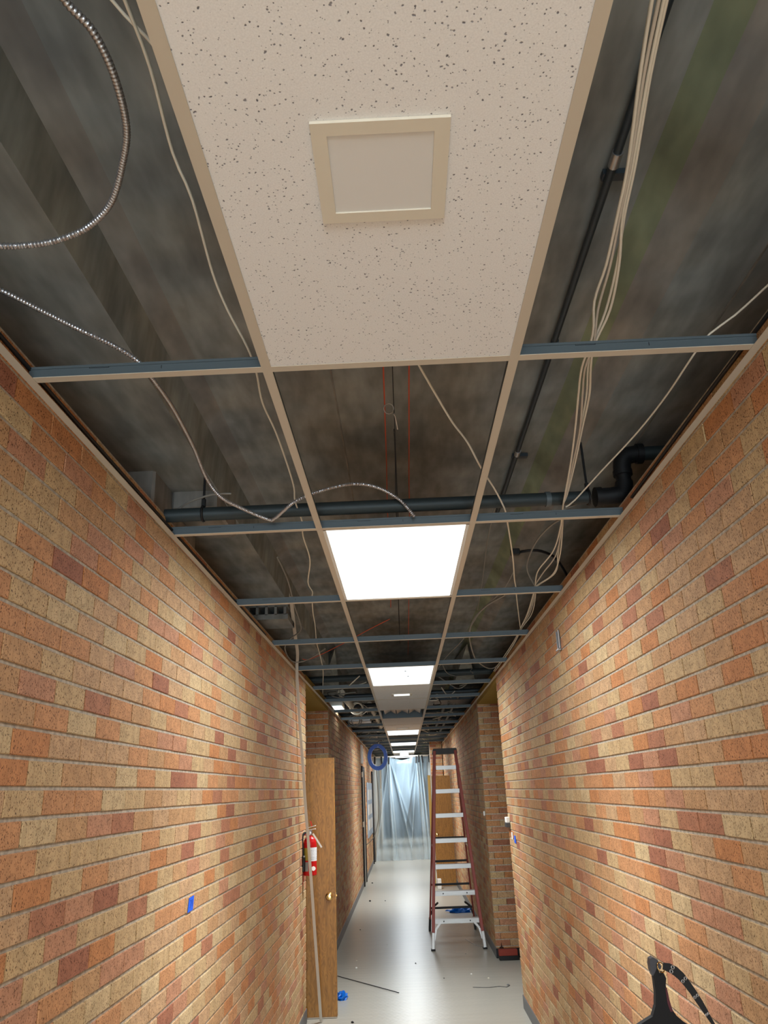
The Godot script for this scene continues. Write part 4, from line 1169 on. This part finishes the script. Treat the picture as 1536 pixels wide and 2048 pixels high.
# ---------------------------------------------------------------- small things
func crumple(at: Vector3, size: Vector3, sd: int) -> Sh:
	var s := Sh.new()
	var nz := FastNoiseLite.new()
	nz.seed = sd; nz.frequency = 1.6
	var p := func(a: int, b: int) -> Vector3:
		var th := TAU * (a % 18) / 18.0; var ph := PI * b / 10.0
		var dir := Vector3(sin(ph) * cos(th), cos(ph), sin(ph) * sin(th))
		var r := 0.75 + 0.6 * nz.get_noise_3dv(dir * 1.2) + 0.3 * nz.get_noise_3dv(dir * 3.1)
		var q := dir * r * size * 0.5
		q.y = maxf(q.y, -size.y * 0.32)
		return at + q
	for a in 18:
		for b in 10:
			var c: Vector3 = p.call(a, b); var d: Vector3 = p.call(a + 1, b); var e: Vector3 = p.call(a + 1, b + 1); var f: Vector3 = p.call(a, b + 1)
			s.tri(c, d, e, (c + e) * 0.5 - at); s.tri(c, e, f, (c + e) * 0.5 - at)
	return s

func build_small_things() -> void:
	# painter's tape on the walls, with a pen scribble
	var t := thing("blue_tape", "square of bright blue tape on the brick wall with the extinguisher", "tape", w(XL, -0.405, 3.405))
	var s := Sh.new()
	s.prism(PackedVector2Array([Vector2(-0.052, -0.026), Vector2(0.028, -0.024), Vector2(0.036, 0.028), Vector2(-0.036, 0.026)]), 0.0012, w(XL + 0.0022, -0.402, 3.415), Vector3.FORWARD, Vector3.UP)
	part("tape", s, M.tape, t)
	s = Sh.new()
	s.tube(path([XL + 0.003, -0.389, 3.395, XL + 0.003, -0.386, 3.405, XL + 0.003, -0.396, 3.408, XL + 0.003, -0.405, 3.40, XL + 0.003, -0.414, 3.392], 0.004), 0.0009, 5)
	s.tube(path([XL + 0.003, -0.387, 3.424, XL + 0.003, -0.398, 3.425, XL + 0.003, -0.412, 3.423], 0.004), 0.0009, 5)
	part("pen_mark", s, mat(Color(0.03, 0.13, 0.45), 0.7), t)
	s = Sh.new()
	s.prism(PackedVector2Array([Vector2(-0.05, -0.028), Vector2(0.05, -0.03), Vector2(0.048, 0.03), Vector2(-0.05, 0.03)]), 0.0012, w(XR - 0.0022, -0.43, 7.02), Vector3.BACK, Vector3.UP)
	tag(obj("blue_tape", s, M.tape), "square of blue tape at the end of the brick wall by the small wall sensor", "tape")
	s = Sh.new()
	s.prism(PackedVector2Array([Vector2(-0.035, -0.028), Vector2(0.035, -0.03), Vector2(0.035, 0.03), Vector2(-0.035, 0.03)]), 0.0012, w(XR - 0.0020, -0.41, 7.19), Vector3.BACK, Vector3.UP)
	tag(obj("paper_label", s, M.paper), "white paper label stuck beside the far piece of blue tape", "label")
	t = thing("wall_sensor", "small two-tone white and dark box at the end of the brick wall", "switch box", w(XR, -0.3, 7.33))
	part("cover", slab(XR - 0.03, XR, -0.308, -0.262, 7.28, 7.39, null, 0.003), M.paper, t)
	part("base", slab(XR - 0.034, XR, -0.345, -0.308, 7.26, 7.39, null, 0.003), M.darkgrey, t)
	# steel bracket on the wall
	t = thing("wall_bracket", "narrow dark steel bracket screwed high on the brick wall above the bag", "bracket", w(XR, 0.77, 4.32))
	part("plate", slab(XR - 0.005, XR + 0.001, 0.715, 0.825, 4.30, 4.345, null, 0.001), M.darkgrey, t)
	s = slab(XR - 0.012, XR - 0.004, 0.72, 0.822, 4.297, 4.302)
	slab(XR - 0.012, XR - 0.004, 0.72, 0.822, 4.343, 4.348, s)
	part("flange", s, M.steel, t)
	part("foot", slab(XR - 0.022, XR, 0.708, 0.718, 4.297, 4.348, null, 0.002), M.steel, t)
	# corner base: loose brick and rusty bracket
	t = thing("loose_brick", "loose red brick lying at the corner where the skirting is missing", "brick", w(1.03, -EYE, 9.33))
	s = Sh.new()
	s.box(w(1.03, -1.682, 9.32), Vector3(0.20, 0.055, 0.085), 0.003)
	part("body", s, mat(Color(0.55, 0.22, 0.17), 0.85), t)
	s = Sh.new()
	s.box(w(1.035, -1.7315, 9.315), Vector3(0.205, 0.043, 0.08), 0.002)
	tag(obj("black_block", s, M.black), "black wedge block under the loose red brick", "block")
	s = Sh.new()
	s.prism(PackedVector2Array([Vector2(-0.028, -0.03), Vector2(0.03, -0.03), Vector2(0.022, -0.005), Vector2(0.008, 0.005), Vector2(0.0, 0.045), Vector2(-0.006, 0.005), Vector2(-0.022, -0.003)]), 0.012, w(0.975, -1.645, 9.400), Vector3.RIGHT, Vector3.UP)
	tag(obj("rusty_bracket", s, mat(Color(0.24, 0.13, 0.08), 0.9)), "small rusty bracket at the base of the brick corner", "bracket")
	s = Sh.new()
	s.box(w(0.905, -0.29, 9.46), Vector3(0.02, 0.05, 0.03), 0.004)
	tag(obj("wall_hook", s, M.paper), "tiny white fitting on the shaded edge of the brick corner", "fitting")
	# blue gloves and litter on the floor
	tag(obj("blue_glove", crumple(w(0.74, -1.735, 12.75), Vector3(0.40, 0.13, 0.18), 3), M.glove), "crumpled bright blue glove on the floor behind the stepladder", "glove")
	tag(obj("blue_glove", crumple(w(-0.655, -1.735, 7.92), Vector3(0.14, 0.11, 0.16), 8), M.glove), "crumpled bright blue glove on the floor just past the oak door", "glove")
	s = Sh.new()
	s.tube(PackedVector3Array([w(-0.80, -1.7475, 8.86), w(-0.139, -1.7475, 8.056)]), 0.0035, 6)
	tag(obj("thin_rod", s, M.wire), "thin dark rod lying slantwise on the floor past the oak door", "rod")
	cable("floor_wire", "short bent wire lying on the floor against the wall's end", "wire", [0.55,-1.7505,8.17, 0.70,-1.7505,8.14, 0.80,-1.7505,8.17, 0.86,-1.7505,8.13, 0.90,-1.7505,8.2], 0.002, M.wire)
	cable("floor_wire", "thin pale wire beside the stepladder's foot", "wire", [0.66,-1.7505,10.6, 0.72,-1.7505,10.3, 0.79,-1.7505,10.1, 0.83,-1.7505,10.05], 0.003, M.steel)
	var bits := [[-0.68, 14.31, 0.035], [0.30, 8.57, 0.012], [0.58, 8.70, 0.016], [0.73, 8.5, 0.018], [0.88, 8.2, 0.022], [-0.51, 7.16, 0.022], [-0.60, 9.18, 0.02], [-0.69, 11.53, 0.014], [-0.42, 14.3, 0.02], [0.03, 9.3, 0.014], [-0.3, 10.4, 0.012], [-0.62, 9.55, 0.015], [0.6, 9.7, 0.012], [-0.75, 17.0, 0.03]]
	for i in bits.size():
		var b: Array = bits[i]
		var m: Material = [M.darkgrey, M.darkgrey, M.paper, M.cream, M.steel, M.black, M.paper, M.darkgrey][i % 8]
		tag(obj("floor_debris", crumple(w(b[0], -EYE + b[2] * 0.25, b[1]), Vector3(b[2] * 1.3, b[2] * 0.8, b[2]), 20 + i), m), "tiny scrap of debris lying on the corridor floor", "debris", "scraps on the corridor floor")
	build_bag()

func build_bag() -> void:
	# black bag with an eyeleted strap, standing on a trolley below the frame
	var d := 2.45
	var t := thing("black_bag", "black bag with grey leather tip and eyeleted strap beside the brick wall", "bag", w(0.66, -0.95, d))
	var X := Vector3.RIGHT; var Y := Vector3.UP
	var g := func(px: float, py: float) -> Vector2:
		return Vector2((px - 1320.0) * 0.001377 - (py - 1980.0) * 0.000192, -(py - 1980.0) * 0.001173 - (px - 1320.0) * 0.000044)
	var o := w(BAG_X, BAG_Y, d)
	var poly := PackedVector2Array()
	for q in [[1302, 1938], [1306, 1960], [1309, 1985], [1309, 2010], [1303, 2032], [1281, 2046], [1258, 2062], [1245, 2090], [1240, 2160], [1440, 2160], [1425, 2095], [1400, 2066], [1366, 2044], [1350, 2030], [1338, 2012], [1331, 1985], [1329, 1968], [1330, 1955], [1324, 1942], [1318, 1950], [1314, 1935]]: poly.append(g.call(q[0], q[1]))
	var s := Sh.new()
	s.prism(poly, 0.02, o, X, Y)
	s.box(o + X * (0.033) + Y * (-0.255), Vector3(0.30, 0.13, 0.13), 0.03)
	part("body", s, mat(Color(0.02, 0.02, 0.024), 0.8), t)
	poly = PackedVector2Array()
	for q in [[1297, 1914], [1303, 1911], [1312, 1916], [1320, 1930], [1318, 1936], [1310, 1934], [1307, 1942], [1303, 1950], [1299, 1940], [1296, 1925]]: poly.append(g.call(q[0], q[1]))
	s = Sh.new()
	s.prism(poly, 0.024, o, X, Y)
	part("leather_tip", s, mat(Color(0.20, 0.20, 0.22), 0.4), t)
	poly = PackedVector2Array()
	for q in [[1328, 1974], [1331, 1974], [1336, 1998], [1343, 2022], [1338, 2022], [1332, 2005]]: poly.append(g.call(q[0], q[1]))
	s = Sh.new()
	s.prism(poly, 0.0225, o, X, Y)
	part("maroon_lining", s, mat(Color(0.30, 0.02, 0.08), 0.6), t)
	s = Sh.new()
	var c: Vector2 = g.call(1318, 1931)
	s.hoop(o + X * c.x + Y * c.y + Vector3(0, 0, 0.016), Vector3(0.5, 0.3, 0.8), 0.0125, 0.0016, 22, 6)
	part("ring", s, M.brass, t)
	# strap
	var line := []
	for q in [[1323, 1929, 13.0], [1334, 1932, 17.0], [1347, 1939, 18.0], [1359, 1950, 17.0], [1370, 1964, 15.0], [1382, 1981, 14.0], [1394, 2000, 13.0], [1405, 2018, 11.0], [1414, 2034, 8.0], [1424, 2050, 6.0], [1434, 2075, 7.0], [1437, 2110, 9.0]]:
		line.append([g.call(q[0], q[1]), q[2] * 0.0013])
	s = Sh.new()
	var eyelets := Sh.new()
	for i in line.size() - 1:
		var a: Vector2 = line[i][0]; var b: Vector2 = line[i + 1][0]
		var ta := (line[mini(i + 1, line.size() - 1)][0] - line[maxi(i - 1, 0)][0]).normalized() as Vector2
		var tb := (line[mini(i + 2, line.size() - 1)][0] - a).normalized() as Vector2
		var na: Vector2 = Vector2(-ta.y, ta.x) * line[i][1] * 0.5; var nb: Vector2 = Vector2(-tb.y, tb.x) * line[i + 1][1] * 0.5
		s.prism(PackedVector2Array([a + na, b + nb, b - nb, a - na]), 0.004, o + Vector3(0, 0, 0.012), X, Y)
		if i in [1, 3, 5, 7]:
			for k in [-0.5, 0.5]:
				var m: Vector2 = (a + b) * 0.5 + (na + nb) * 0.5 * k
				eyelets.hoop(o + X * m.x + Y * m.y + Vector3(0, 0, 0.0145), Vector3(0.2, 0.12, 1.0), 0.0046 - 0.0003 * i, 0.0015, 14, 5)
	part("strap", s, mat(Color(0.02, 0.02, 0.022), 0.7), t)
	part("eyelet", eyelets, M.steel, t)
	var cart := thing("tool_trolley", "grey steel trolley under the black bag", "trolley", w(0.66, -EYE, d))
	var top := BAG_Y - 0.32
	part("top_tray", slab(0.44, 0.88, top - 0.03, top, d - 0.3, d + 0.3, null, 0.004), M.darkgrey, cart)
	part("lower_tray", slab(0.45, 0.87, -1.45, -1.42, d - 0.28, d + 0.28, null, 0.004), M.darkgrey, cart)
	for x in [0.46, 0.86]:
		for z in [-0.27, 0.27]:
			s = slab(x - 0.012, x + 0.012, -EYE + 0.08, top - 0.03, d + z - 0.012, d + z + 0.012)
			part("leg", s, M.darkgrey, cart)
			s = Sh.new()
			s.lathe(PackedVector2Array([Vector2(0, -0.012), Vector2(0.04, -0.012), Vector2(0.04, 0.012), Vector2(0, 0.012)]), w(x, -EYE + 0.04, d + z), Vector3.RIGHT, 14)
			part("wheel", s, M.black, cart)

const BAG_X := 0.684
const BAG_Y := -0.548
